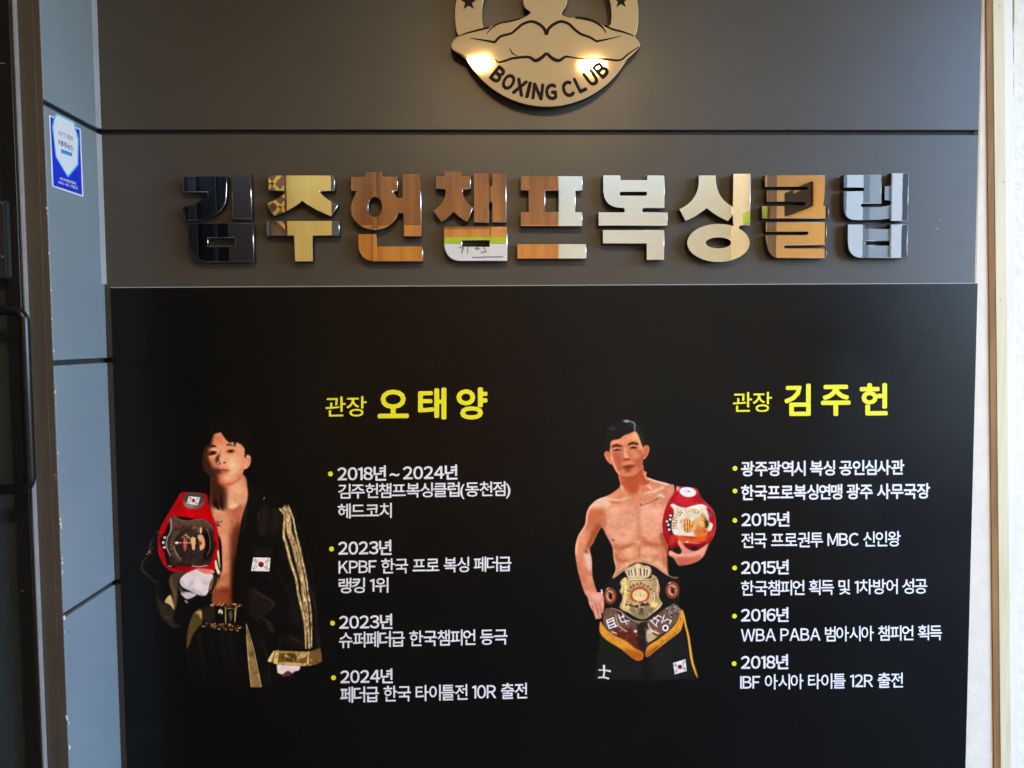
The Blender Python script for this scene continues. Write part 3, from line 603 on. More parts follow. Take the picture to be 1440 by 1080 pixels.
    p.poly([(600, 1100), (760, 1000), (800, 980), (1000, 1030), (1150, 1150), (1150, 1090), (1000, 960), (820, 960), (640, 1010), (560, 1120)], (240, 184, 128), 1.6, .6)
    p.line([(517, 850), (530, 960), (552, 1080), (505, 1200)], 14, (244, 180, 150), .9, .7)
    p.clipto()
    p.clipto(torso, .45)
    for P, w_, al in (([(600, 840), (700, 812), (790, 770)], 16, .5), ([(850, 770), (930, 800), (1040, 820)], 18, .5), ([(826, 830), (822, 960)], 16, .55), ([(560, 900), (590, 980), (640, 1010)], 16, .5), ([(430, 480), (420, 560), (395, 600)], 18, .5),
                      ([(640, 985), (700, 1000), (760, 985)], 12, .45), ([(880, 990), (960, 1000), (1040, 960)], 14, .45), ([(1080, 820), (1110, 960), (1100, 1080)], 20, .5), ([(300, 590), (350, 575), (385, 590)], 22, .6), ([(205, 560), (240, 620), (300, 640)], 14, .4)):
        p.line(P, [4, w_, 4], (150, 62, 36), 1.3, al)
    for P, w_, al in (([(650, 870), (700, 860), (770, 850)], 18, .5), ([(870, 850), (940, 850), (1000, 870)], 18, .5), ([(660, 940), (720, 950), (790, 930)], 14, .4), ([(460, 420), (520, 380), (600, 370)], 22, .4), ([(880, 420), (980, 400), (1080, 420)], 22, .35), ([(250, 380), (300, 330), (370, 300)], 20, .5), ([(560, 730), (640, 742), (720, 710)], 14, .4)):
        p.line(P, [4, w_, 4], (252, 206, 176), 1.6, al)
    p.clipto()
    # collarbone script tattoo
    rnd = random.Random(5); T = []
    for i in range(46):
        t = i/45; T.append((832+270*t+rnd.uniform(-3, 3), 338-118*t+18*math.sin(t*3)+(5+10*(.6 < t < .72))*math.sin(i*1.9)))
    p.line(T, 4.5, (70, 48, 58), .3, .8); p.line([(832, 318), (845, 350)], 8, (50, 34, 44), .25, .8)
    # hand on hip
    p.frame(800, 780, 7.579)
    hand = [(180, 390), (290, 400), (350, 400), (370, 440), (378, 500), (372, 590), (362, 630), (345, 620), (350, 670), (320, 685), (300, 683), (285, 688), (262, 620), (215, 530), (200, 460)]
    p.poly(hand, (226, 146, 120), .5)
    for P in ([(250, 540), (282, 680)], [(290, 530), (322, 680)], [(325, 520), (352, 620)]): p.line(P, 7, (150, 70, 52), .5, .8)
    p.ell(300, 450, 50, 30, (240, 178, 160), 2, .8); p.poly([(355, 370), (365, 400), (350, 420), (340, 370)], (240, 230, 225), .4)
    # holding forearm and hand
    p.frame(925, 675, 8.31)
    arm = [(250, 700), (290, 740), (330, 790), (420, 830), (500, 800), (590, 740), (570, 820), (520, 910), (420, 970), (260, 1000), (215, 960), (180, 910), (130, 880), (130, 830), (160, 825), (220, 860), (265, 860), (280, 820), (240, 750), (232, 712)]
    # belt on shoulder
    red = [(225, 70), (330, 82), (450, 95), (500, 190), (560, 260), (640, 340), (672, 430), (680, 540), (660, 640), (600, 750), (540, 790), (400, 820), (240, 850), (150, 800), (90, 700), (62, 600), (58, 470), (90, 330), (150, 210), (215, 110)]
    p.poly(red, (194, 18, 32), .5); p.clipto(red, .4)
    p.poly([(215, 170), (330, 180), (450, 260), (560, 280), (420, 320), (250, 290)], (222, 40, 52), 2, .8)
    p.line([(450, 100), (560, 262), (660, 400), (676, 540), (640, 680)], 12, (232, 110, 118), .6, .7); p.line([(70, 450), (66, 600), (110, 720), (160, 800)], 14, (150, 16, 26), 1.2, .8); p.poly([(150, 760), (560, 720), (600, 780), (400, 840), (180, 850)], (140, 10, 26), 1.4, .9)
    p.poly([(215, 70), (260, 90), (235, 130), (210, 110)], (226, 120, 150), .6)
    p.poly([(100, 480), (130, 430), (170, 400), (190, 620), (150, 630), (105, 560)], (64, 40, 44), .7)
    p.poly([(170, 640), (240, 620), (560, 590), (650, 590), (600, 700), (500, 740), (300, 740), (220, 700), (150, 780), (140, 700)], (206, 60, 40), 1.2, .8)
    p.poly([(225, 620), (300, 660), (400, 690), (470, 640), (570, 630), (560, 700), (440, 730), (290, 730), (240, 690)], (238, 92, 32), 1.2, .9)
    p.clipto()
    p.ell(352, 140, 100, 58, (206, 208, 214), .5, 1, .14); p.ell(345, 140, 80, 44, (230, 232, 236), .8, 1, .14); p.poly([(318, 108), (390, 118), (378, 168), (310, 156)], (206, 208, 208), .5, .9, False); p.ell(362, 134, 12, 9, (90, 90, 110), .4, .8); p.ell(330, 128, 5, 12, (150, 150, 160), .3)
    plate = [(145, 295), (185, 275), (240, 310), (330, 325), (420, 300), (500, 285), (560, 330), (595, 410), (600, 480), (645, 520), (620, 590), (570, 600), (560, 640), (440, 660), (300, 650), (200, 640), (165, 580), (165, 480), (190, 400), (180, 340)]
    p.poly(plate, (222, 206, 190), .5); p.clipto(plate, .4)
    p.ell(390, 510, 130, 110, (196, 182, 170), 1, .9); p.ell(400, 430, 60, 40, (206, 196, 190), 1, .8)
    p.poly([(440, 450), (560, 420), (590, 560), (540, 660), (440, 640), (420, 540)], (222, 160, 70), 1.8, .85); p.poly([(440, 560), (560, 560), (560, 660), (440, 660)], (230, 100, 36), 1.6, .8)
    p.poly([(550, 470), (590, 480), (590, 540), (560, 550)], (44, 34, 28), .8, .9); p.ell(340, 310, 150, 16, (236, 232, 230), .9, .8)
    p.specks([(200, 330), (560, 330), (560, 640), (180, 640)], [(214, 170, 80), (244, 226, 170), (170, 110, 40)], 60, 13, 3, .4, .55)
    p.letters(385, 520, 190, -1.9, -.7, 8, 60, 34, (182, 128, 34), 2); p.letters(390, 520, 165, -.3, .6, 6, 50, 34, (206, 160, 62), 8); p.letters(385, 520, 180, .9, 2.0, 5, 40, 34, (110, 74, 34), 9)
    p.clipto()
    crown = [(300, 530), (305, 470), (340, 450), (375, 465), (400, 500), (430, 500), (400, 560), (370, 600), (320, 608)]
    p.poly(crown, (222, 150, 40), .5); p.specks(crown, [(200, 30, 30), (250, 214, 110), (160, 60, 20)], 26, 12, 4, .3, .9)
    for x in (315, 345, 372): p.line([(x, 470), (x+4, 590)], 10, (190, 30, 28), .3, .9, False); p.line([(x+12, 470), (x+14, 596)], 7, (248, 210, 110), .3, .9, False)
    for x, y in ((108, 484), (124, 524), (134, 580), (145, 460), (150, 415)): p.ell(x, y, 15, 14, (232, 226, 230), .4)
    p.poly([(490, 290), (540, 290), (585, 330), (560, 325)], (230, 226, 236), .5); p.poly([(580, 380), (630, 390), (630, 440), (600, 420)], (120, 100, 100), .7, .8)
    p.line([(290, 725), (350, 728), (490, 742)], 8, (240, 160, 150), .4, .8); p.ell(345, 722, 14, 8, (255, 235, 220), .4)
    p.poly([(180, 830), (240, 850), (265, 810), (250, 780), (180, 800)], (30, 22, 26), .9); p.poly([(380, 790), (470, 780), (440, 815), (400, 812)], (50, 20, 24), .7, .9)
    p.poly(arm, (226, 138, 108), .5); p.clipto(arm, .4)
    p.poly([(215, 900), (420, 900), (520, 880), (420, 980), (250, 1010)], (206, 92, 66), 1.6, .8); p.line([(140, 850), (200, 870), (300, 880), (460, 850), (560, 800)], 30, (240, 176, 152), 1.8, .7)
    p.line([(245, 712), (270, 780), (310, 830)], 16, (242, 170, 150), .9, .8); p.clipto()
    # waist belt ----------------------------------------------------------
    p.frame(800, 780, 7.579)
    wb = [(358, 330), (470, 250), (580, 170), (660, 100), (740, 78), (840, 90), (930, 130), (1020, 195), (1110, 240), (1165, 240), (1178, 330), (1170, 480), (1120, 520), (1040, 560), (960, 620), (880, 680), (790, 705), (700, 695), (620, 650), (540, 590), (440, 560), (390, 540), (372, 440)]
    p.poly(wb, (34, 32, 32), .5)
    p.line([(475, 250), (580, 172), (660, 104), (740, 80), (840, 92), (930, 132), (1020, 197), (1110, 243), (1160, 243)], 10, (224, 176, 130), .4, .85)
    p.line([(440, 568), (540, 600), (620, 662), (700, 706), (790, 716), (885, 690), (965, 630), (1045, 570), (1130, 525)], 12, (232, 190, 156), .4, .9)
    for cx, cy, rx, ry in ((440, 438, 66, 90), (1103, 378, 74, 92)):
        p.ell(cx, cy, rx, ry, (150, 72, 46), .5); p.ell(cx, cy, rx*.62, ry*.64, (226, 160, 122), .5); p.ell(cx, cy, rx*.5, ry*.52, (206, 140, 104), .5)
        p.specks([(cx-rx*.4, cy-ry*.4), (cx+rx*.4, cy-ry*.4), (cx+rx*.4, cy+ry*.4), (cx-rx*.4, cy+ry*.4)], [(20, 14, 20)], 14, 11, 3, .3, .95); p.ell(cx, cy, 14, 24, (22, 14, 20), .5)
        p.line([(cx-rx*.6, cy-ry*.75), (cx-rx*.2, cy-ry*.93)], 9, (240, 220, 180), .4)
    pl = [(545, 290), (600, 245), (640, 270), (660, 255), (860, 255), (885, 215), (930, 235), (955, 290), (972, 360), (960, 420), (970, 480), (998, 525), (960, 570), (900, 620), (840, 670), (780, 688), (700, 660), (640, 620), (570, 590), (540, 550), (570, 480), (570, 430), (540, 390), (560, 340)]
    p.poly(pl, (196, 160, 106), .4); p.clipto(pl, .35)
    p.poly([(570, 260), (620, 260), (610, 560), (580, 560)], (240, 206, 110), 1, .9); p.poly([(900, 240), (960, 300), (940, 420), (990, 520), (930, 580), (890, 420)], (176, 142, 98), 1.4, .9)
    p.poly([(640, 560), (900, 560), (850, 660), (780, 690), (690, 650)], (140, 122, 90), 1.4, .9); p.poly([(880, 500), (950, 520), (930, 560), (880, 550)], (250, 216, 120), .9, .9); p.poly([(600, 520), (640, 520), (640, 590), (600, 570)], (250, 214, 110), .9, .9)
    p.specks(pl, [(244, 222, 170), (130, 96, 52), (226, 186, 120), (90, 66, 38)], 110, 14, 6, .35, .5)
    p.ell(756, 430, 108, 88, (190, 84, 44), .6); p.ell(756, 432, 80, 64, (240, 200, 136), .6)
    p.specks([(690, 400), (820, 400), (820, 470), (690, 470)], [(250, 222, 170), (190, 140, 84)], 24, 10, 9, .3, .7)
    p.clipto()
    p.ell(756, 300, 92, 18, (226, 190, 136), .8, .6)
    p.poly([(595, 165), (650, 130), (735, 92), (800, 115), (850, 120), (880, 165), (860, 230), (800, 255), (680, 260), (640, 270), (615, 215)], (206, 176, 128), .5)
    for i, x in enumerate((640, 668, 712, 770, 812, 842)):
        p.line([(x-8, 150+abs(3-i)*5), (x+(735-x)*.12, 225)], [13, 15, 7], (24, 16, 20) if i in (2, 3) else (60, 30, 30), .3, .95, False); p.line([(x+12, 140+abs(3-i)*5), (x+14+(735-x)*.12, 235)], 8, (250, 232, 196), .3, .9, False)
    p.ell(735, 120, 26, 26, (226, 192, 136), .4)
    for P in ([(575, 560), (620, 600), (700, 650)], [(940, 260), (950, 330), (935, 400)], [(560, 300), (575, 360), (556, 410)], [(900, 620), (960, 560), (985, 520)], [(630, 270), (760, 262), (880, 262)], [(600, 470), (590, 540), (610, 570)], [(905, 400), (915, 470), (905, 500)]):
        p.line(P, [3, 12, 3], (255, 238, 196), .35, .85); p.line([(x+9, y+9) for x, y in P], [3, 8, 3], (96, 66, 34), .35, .7)
    for k in range(26):
        a = k/26*6.283; p.line([(756+118*math.cos(a), 432+98*math.sin(a)), (756+128*math.cos(a), 432+107*math.sin(a))], 6, [(250, 230, 180), (110, 74, 40)][k % 2], .2, .7, False)
    for i in range(8):      # word round the top of the plate: CHAMPION
        a = -1.12+i*.305; x, y = 756+132*math.sin(a), 440-132*math.cos(a)
        pr = "CHAMPION"[i]; u = (math.cos(a), math.sin(a)); v = (-math.sin(a), math.cos(a))
        G_ = {"C": [[(.8, -.8), (-.4, -1), (-.8, 0), (-.4, 1), (.8, .8)]], "H": [[(-.7, -1), (-.7, 1)], [(.7, -1), (.7, 1)], [(-.7, 0), (.7, 0)]], "A": [[(-.8, 1), (0, -1), (.8, 1)], [(-.4, .3), (.4, .3)]],
              "M": [[(-.9, 1), (-.8, -1), (0, .4), (.8, -1), (.9, 1)]], "P": [[(-.6, 1), (-.6, -1), (.6, -.9), (.6, 0), (-.6, .1)]], "I": [[(0, -1), (0, 1)]], "O": [[(-.7, 0), (0, -1), (.7, 0), (0, 1), (-.7, 0)]], "N": [[(-.7, 1), (-.7, -1), (.7, 1), (.7, -1)]]}[pr]
        for L in G_: p.line([(x+(q*u[0]*12+w*v[0]*15), y+(q*u[1]*12+w*v[1]*15)) for q, w in L], 7, (54, 34, 40), .15, .95, False)
    for L in ([(700, 415), (712, 455), (724, 425), (736, 455), (748, 415)], [(760, 415), (760, 455), (782, 445), (764, 434), (780, 422), (760, 415)], [(792, 455), (806, 415), (820, 455)]): p.line(L, 6, (196, 150, 92), .2, .9, False)
    p.poly([(640, 520), (700, 545), (780, 515), (850, 510), (855, 545), (780, 548), (700, 560), (640, 545)], (50, 32, 40), .6, .8, False); p.specks([(610, 500), (860, 505), (850, 555), (640, 560)], [(230, 196, 140), (30, 20, 26)], 30, 11, 7, .3, .9)
    for dx in (-22, 0, 22): p.line([(775+dx*.4, 565), (775+dx, 640)], 8, (66, 44, 40), .3, .8, False)
    # trunks front --------------------------------------------------------
    p.frame(830, 850, 9)
    front = [(160, 160), (200, 50), (300, 60), (420, 150), (560, 220), (700, 215), (850, 120), (960, 40), (1080, 0), (1130, 40), (1150, 110), (1080, 240), (900, 380), (720, 510), (690, 640), (600, 580), (400, 460), (200, 320)]
    p.poly(front, (124, 88, 70), .5); p.clipto(front, .4)
    p.poly([(260, 320), (500, 300), (620, 420), (640, 620), (400, 460)], (112, 46, 34), 1.6, .95); p.poly([(600, 240), (720, 230), (715, 520), (690, 640), (600, 500)], (48, 38, 34), 1.4, .95)
    p.poly([(720, 320), (860, 360), (820, 440), (720, 470)], (206, 180, 140), 1, .9); p.poly([(960, 20), (1130, 30), (1120, 160), (1000, 120)], (112, 94, 86), 1.2, .8)
    p.specks(front, [(226, 200, 170), (84, 50, 44), (160, 128, 110), (70, 56, 64)], 120, 17, 4, .5, .5)
    p.specks([(960, 30), (1130, 30), (1120, 160), (1000, 150)], [(210, 200, 200), (50, 36, 36)], 44, 15, 14, .35, .7)
    p.line([(730, 240), (780, 330), (890, 370)], [10, 16, 8], (240, 220, 180), .5, .9); p.line([(320, 120), (350, 250), (440, 330), (470, 340)], [12, 16, 14], (214, 176, 140), .5, .9); p.line([(790, 360), (860, 400)], 20, (120, 30, 34), .7)
    p.line([(270, 340), (340, 372)], 14, (240, 214, 180), .5); p.ell(572, 340, 22, 18, (226, 200, 176), .7); p.clipto()
    # lettering on the front
    W_, D_ = (226, 212, 232), (56, 36, 70)
    def jamo(L, w, dx=0, dy=0):
        for q in L: p.line([(x+dx, y+dy) for x, y in q], w*1.7, D_, .3, .9, False)
        for q in L: p.line([(x+dx, y+dy) for x, y in q], w, W_, .25, 1, False)
    jamo([[(205, 200), (240, 300)], [(205, 205), (300, 165)], [(215, 235), (305, 195)], [(235, 270), (320, 235)], [(240, 305), (345, 265)], [(285, 165), (325, 290)]], 17)
    jamo([[(355, 130), (395, 225)], [(360, 175), (430, 150)], [(410, 120), (425, 170)], [(395, 225), (500, 205)], [(435, 190), (465, 255)]], 15)
    jamo([[(760, 200), (850, 285)], [(800, 160), (880, 215)], [(850, 135), (930, 175)], [(770, 215), (860, 140)], [(830, 270), (855, 200)]], 15)
    jamo([[(940, 130), (905, 240)], [(985, 180), (925, 215)], [(985, 190), (1030, 210)], [(1030, 200), (1000, 250)]], 15)
    p.ell(952, 298, 48, 50, D_, .4, .8); p.ell(952, 298, 42, 44, W_, .3); p.ell(952, 298, 20, 22, D_, .3)
    # fringe
    fr1 = [(130, 215), (115, 290), (130, 370), (220, 460), (400, 570), (520, 670), (600, 710), (660, 690), (665, 610), (560, 550), (450, 460), (300, 390), (200, 310)]
    fr2 = [(1155, 60), (1190, 130), (1175, 260), (1130, 350), (1000, 450), (860, 560), (715, 665), (720, 540), (860, 440), (1000, 330), (1080, 240), (1120, 170)]
    for F, sd in ((fr1, 1), (fr2, 2)):
        p.poly(F, (226, 148, 38), .5); p.clipto(F, .3)
        if sd == 1: p.poly([(400, 560), (560, 590), (680, 620), (640, 720), (520, 690)], (196, 92, 32), 2, .9)
        else: p.poly([(700, 600), (860, 520), (860, 580), (715, 680)], (190, 100, 36), 1.6, .8)
        rnd = random.Random(sd)
        for i in range(90):
            x, y = rnd.uniform(110, 1190), rnd.uniform(60, 710)
            p.line([(x, y), (x+(5 if sd == 1 else -6), y+rnd.uniform(30, 60))], rnd.uniform(4, 8), [(180, 98, 20), (250, 196, 84), (150, 74, 16)][i % 3], .3, .6, False)
        p.clipto()
    rnd = random.Random(9)
    for i in range(16):
        t = i/15; x, y = 1150-420*t, 320+330*t; p.line([(x, y), (x+6, y-34)], [2, 8], (38, 34, 30), .3, .8, False)
    p.line([(1150, 80), (1185, 150), (1205, 260), (1240, 400), (1265, 560), (1290, 720), (1330, 850), (1360, 930)], [16, 22, 26, 30, 34, 34, 30, 10], (228, 156, 44), .4); p.line([(1180, 120), (1240, 380), (1280, 680), (1345, 900)], 6, (252, 206, 96), .4, .8)
    # character patch and flag
    for P, w in (([(172, 765), (178, 850), (168, 925)], [30, 20, 22]), ([(105, 830), (180, 832), (260, 845)], [16, 14, 26]), ([(98, 925), (170, 922), (240, 940)], [18, 18, 22])): p.line(P, w, (238, 226, 236), .25, 1, False)
    flag_print(p, [(1048, 740), (1205, 692), (1222, 842), (1070, 885)], (130, 12, 50), (110, 10, 60))
    # head ----------------------------------------------------------------
    p.frame(840, 580, 10.8)
    for ear in ([(180, 600), (125, 590), (100, 620), (120, 690), (170, 760), (225, 790)], [(700, 520), (745, 492), (785, 520), (785, 590), (750, 670), (700, 715), (690, 620)]):
        p.poly(ear, (216, 110, 74), .6)
    p.line([(110, 625), (150, 720), (210, 780)], 10, (244, 190, 160), .6, .8); p.line([(700, 705), (755, 660), (785, 560), (770, 505)], 12, (246, 180, 150), .6, .8); p.line([(730, 540), (745, 600), (710, 670)], 16, (188, 74, 60), .9, .7)
    neck = [(326, 920), (420, 800), (660, 760), (694, 800), (700, 880), (722, 950), (762, 1010), (800, 1070), (720, 1100), (420, 1100), (362, 1090), (344, 1000)]
    p.poly(neck, (196, 88, 50), .8); p.line([(690, 790), (712, 930), (760, 1030)], 18, (246, 196, 168), .8, .8)
    face = [(190, 520), (200, 430), (330, 380), (420, 330), (560, 270), (630, 330), (690, 470), (700, 600), (690, 780), (640, 900), (560, 975), (480, 985), (400, 985), (300, 920), (230, 790), (190, 640)]
    p.poly(face, (212, 122, 84), .7)
    p.clipto(face, .6)
    p.poly([(200, 440), (420, 330), (560, 300), (620, 420), (420, 480), (240, 500)], (226, 142, 96), 2, .9)
    p.poly([(560, 290), (620, 330), (690, 520), (690, 660), (650, 560), (600, 440), (530, 420)], (236, 170, 122), 1.8, .85)
    p.poly([(400, 560), (440, 540), (460, 660), (490, 700), (440, 725), (405, 700)], (236, 160, 116), 1.4, .9)
    p.poly([(560, 620), (680, 580), (690, 760), (640, 860), (560, 780)], (190, 86, 58), 2.4, .85); p.poly([(240, 640), (330, 620), (380, 740), (340, 860), (260, 760)], (184, 88, 56), 2.4, .85); p.poly([(380, 880), (330, 900), (300, 860), (340, 820)], (186, 84, 52), 1.6, .7)
    p.poly([(520, 600), (620, 590), (640, 680), (560, 700)], (220, 140, 104), 1.8, .8)
    p.line([(195, 560), (215, 700), (260, 830), (330, 940)], 26, (244, 182, 148), 1.4, .8); p.poly([(350, 880), (460, 920), (620, 880), (560, 990), (400, 1000)], (216, 126, 78), 1.8, .8)
    # brows, eyes
    p.line([(225, 522), (290, 500), (375, 516)], [26, 44, 22], (78, 36, 24), .8, .95); p.line([(465, 492), (540, 466), (625, 486)], [22, 44, 24], (76, 34, 24), .8, .95)
    p.line([(390, 530), (372, 600), (390, 700)], 22, (190, 90, 58), 1.6, .7); p.line([(470, 540), (480, 620), (490, 690)], 18, (196, 100, 66), 1.6, .6)
    p.ell(290, 548, 46, 12, (230, 160, 122), 1, .8); p.ell(550, 512, 50, 12, (232, 160, 122), 1, .8)
    p.line([(240, 582), (290, 568), (360, 572)], [14, 26, 14], (66, 26, 20), .6, .98); p.line([(500, 545), (550, 530), (605, 540)], [16, 30, 16], (66, 26, 20), .6, .98)
    p.ell(310, 572, 16, 10, (40, 16, 14), .4); p.ell(548, 538, 16, 10, (40, 16, 14), .4)
    p.line([(250, 602), (320, 598), (370, 590)], 12, (206, 116, 82), 1, .6)
    # nose, mouth
    p.line([(395, 724), (440, 710), (498, 717)], [20, 26, 20], (112, 40, 24), .7, .95); p.line([(385, 690), (395, 725)], 14, (170, 76, 46), 1, .8); p.line([(500, 670), (505, 715)], 12, (180, 84, 54), 1, .8); p.ell(440, 735, 34, 10, (170, 78, 50), 1, .8)
    p.line([(360, 780), (450, 762), (560, 780)], 26, (222, 142, 108), 1.2, .7)
    p.poly([(390, 830), (450, 800), (500, 795), (575, 810), (520, 850), (470, 885), (420, 870)], (164, 62, 44), 1.1, .9); p.line([(380, 832), (440, 822), (500, 815), (575, 805)], [8, 14, 10], (96, 30, 24), .6, .95)
    p.poly([(440, 890), (520, 880), (500, 915), (450, 915)], (178, 76, 44), 1.4, .7); p.ell(480, 945, 60, 22, (228, 148, 98), 1.6, .8)
    p.clipto()
    p.line([(380, 985), (470, 990), (580, 965), (660, 890)], [20, 26, 14], (160, 60, 32), 1.4, .8)
    hair = [(190, 520), (150, 570), (110, 480), (100, 360), (130, 260), (230, 160), (330, 100), (420, 88), (530, 110), (610, 160), (660, 240), (700, 330), (715, 430), (700, 520), (670, 470), (630, 350), (575, 285), (480, 320), (400, 350), (330, 400), (240, 420), (200, 450)]
    p.poly(hair, (31, 31, 30), .7); p.clipto(hair, .6)
    p.poly([(590, 160), (660, 240), (710, 350), (712, 520), (650, 400), (590, 280)], (44, 44, 43), 1.6, .9); p.poly([(110, 400), (160, 440), (180, 560), (140, 580)], (42, 40, 36), 1.4, .8)
    p.ell(225, 245, 60, 20, (84, 86, 88), 1.2, .8, .1); p.ell(440, 135, 48, 18, (176, 182, 188), .8, .9, .1)
    p.line([(400, 125), (480, 130), (550, 155), (570, 190), (565, 240), (575, 290)], [8, 18, 20, 22, 18, 20], (156, 162, 168), .7, .9); p.line([(480, 180), (540, 190)], 20, (80, 90, 104), .9, .8)
    rnd = random.Random(3)
    for i in range(26):
        x = rnd.uniform(140, 560); p.line([(x, rnd.uniform(130, 240)), (x-rnd.uniform(30, 90), rnd.uniform(260, 400))], 5, (52, 52, 52), .5, .5, False)
    p.clipto(); p.mottle(.34, .06, 12); p.grain(.025, 2)
    return p
# ---------------------------------------------------------------- sign wall of grey panels
pw = thing('panel_wall', 'dark grey panel wall with black joints behind the mirror letters and poster', 'wall', (.16, .02, 0))
box('backing', (XL-.30, .012, 0), (XR-.006, .06, 3.0), M['joint'], pw, bev=0)
GH = .0062
zs = [2.95]+GAPS+[0]
for i in range(len(zs)-1):
    top = zs[i]-(GH if i else 0); bot = zs[i+1]+(GH if i < len(zs)-2 else 0)
    box('panel', (XL-.001, 0, bot), (XR, .012, top), M['panel'], pw, bev=.0012)
# small marks on the panels
def mark(px, py, w, h, m, seed, par, y=-.0006):
    rnd = random.Random(seed); P = []
    for k in range(9):
        a = k/9*2*math.pi; q = rnd.uniform(.5, 1); P.append(aty(px+w*q*math.cos(a), py+h*q*math.sin(a), y))
    P.reverse()
    return flat('scuff', P, m, par)
M['scuff'] = mat('pale_scuff', (.20, .21, .205), .6); M['rust'] = mat('tan_scuff', (.30, .2, .11), .7)
for k, (x, y, a, b, m) in enumerate(((1323, 310, 2.4, .7, 'scuff'), (1319, 321, 2.6, 1.0, 'scuff'), (1317, 322, 1.6, 1.2, 'scuff'), (945.5, 294, 1.0, 2.6, 'rust'), (1364, 281, .5, .6, 'scuff'), (1356, 352, .5, .5, 'scuff'), (884, 58, .7, .5, 'scuff'))):
    mark(x, y, a, b, M[m], k, pw)

# ---------------------------------------------------------------- side return with the same joints
YO = -.271
sw = thing('side_return_wall', 'return wall coloured blue-grey for daylight with slanting joints and a blue sticker, left of the sign', 'wall', (XL-.03, YO/2, 0))
box('backing', (XL-.040, YO+.004, 0), (XL-.013, .010, 2.95), M['joint_grey'], sw, bev=0)
for i in range(len(zs)-1):
    top = zs[i]-(GH if i else 0); bot = zs[i+1]+(GH if i < len(zs)-2 else 0)
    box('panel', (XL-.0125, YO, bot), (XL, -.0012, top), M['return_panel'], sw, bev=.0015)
for a, b in ((2.106, 2.95), (1.70, 2.090)):
    z0, z1 = a, b
    hexa('corner_bend', [(XL+.0004, -.021, z0), (XL+.0052, -.0014, z0), (XL+.0052, -.0014, z1), (XL+.0004, -.021, z1)],
         [(XL-.002, -.021, z0), (XL-.002, -.0014, z0), (XL-.002, -.0014, z1), (XL-.002, -.021, z1)], M['bead'], sw, bev=0)
XE = XL-.0485
box('end_panel', (XE, YO-.004, 0), (XL-.0136, YO+.003, 2.95), M['panel_end'], sw, bev=.001)
hexa('end_lip', [(XL-.0136, YO-.004, 0), (XL-.0004, YO-.0035, 0), (XL-.0004, YO-.0035, 2.95), (XL-.0136, YO-.004, 2.95)],
     [(XL-.0136, YO-.0002, 0), (XL-.0004, YO-.0002, 0), (XL-.0004, YO-.0002, 2.95), (XL-.0136, YO-.0002, 2.95)], M['panel_end'], sw, bev=0)
# chips knocked out of the outer edge, baring white board
rnd = random.Random(4); bm = bmesh.new()
for px, py, r in ((65.5, 292, .9), (67, 300, .6), (68.5, 356, .6), (71.5, 408, .7), (73, 448, .5), (75, 493, .8), (77.5, 552, 1.3), (78.5, 567, .5), (82, 637, .7), (84.5, 730, 1.2), (85, 737, 1.4), (86, 742, 1.0), (87, 786, 1.0), (87.3, 792, 1.1),
                  (87.8, 805, .9), (90.5, 869.5, 1.6), (89, 868, .9), (93, 1007, .9), (94.2, 1011, 1.3), (96.5, 1017, 1.1), (91, 889, .6), (97.6, 1049, 1.0), (97.9, 1052, 1.2)):
    c = aty(px, py, YO-.005)
    for k in range(3):
        mtx = Matrix.Translation(c+Vector((rnd.uniform(-1, 0)*.0008, .0008, rnd.uniform(-1, 1)*.002*r)))@Matrix.Diagonal((.0018*r, .0014, .0027*r, 1))
        bmesh.ops.create_icosphere(bm, subdivisions=1, radius=1, matrix=mtx)
me = bpy.data.meshes.new('edge_chips'); bm.to_mesh(me); bm.free(); tag(link('edge_chips', me, M['chip'], sw), kind='stuff')
bm = bmesh.new(); c = aty(77.5, 670, YO-.0042)
for k in range(7): bmesh.ops.create_icosphere(bm, subdivisions=1, radius=1, matrix=Matrix.Translation(c+Vector((rnd.uniform(-4, 2)*.0012, 0, rnd.uniform(-4, 4)*.0015)))@Matrix.Diagonal((.0015, .0004, .0022, 1)))
me = bpy.data.meshes.new('rust_spot'); bm.to_mesh(me); bm.free(); tag(link('rust_spot', me, M['rust'], sw), label='small rusty chip on the brown outer edge')

# ---------------------------------------------------------------- door frame, door and handle
YD = -.285
XJ = aty(57, 1080, YD).x            # right edge of the black door stile
jamb = thing('door_jamb', 'pale vertical gasket between the black glass door and the brown panel end', 'door frame', (XJ+.01, YD+.02, 0))
XG = aty(60.5, 1080, YD-.002).x
box('gasket', (XG, YD-.004, 0), (XE-.0005, YD+.02, 2.95), M['gasket'], jamb, bev=.003, seg=2)
box('film_edge', (XJ+.0012, YD+.002, 0), (XG-.0005, YD+.02, 2.95), M['gasket_blue'], jamb, bev=0)
dr = thing('glass_door', 'black framed dark glass door with tall black handle at the left edge', 'door', (-1.6, YD, 0))
XS = aty(36, 1080, YD).x            # inner edge of the stile
X0 = -2.02
box('stile', (XS, YD, .06), (XJ, YD+.045, 2.40), M['black_frame'], dr, bev=.002)
box('stile', (X0, YD, .06), (X0+.05, YD+.045, 2.40), M['black_frame'], dr, bev=.002)
box('rail', (X0+.05, YD+.001, .06), (XS, YD+.044, .16), M['black_frame'], dr, bev=.002)
box('rail', (X0+.05, YD+.001, 2.33), (XS, YD+.044, 2.399), M['black_frame'], dr, bev=.002)
box('transom', (X0, YD+.002, 2.404), (XJ, YD+.047, 2.95), M['black_frame'], dr, bev=.002)
box('glass_pane', (X0+.05, YD+.016, .16), (XS, YD+.026, 2.33), M['glass'], dr, bev=0)
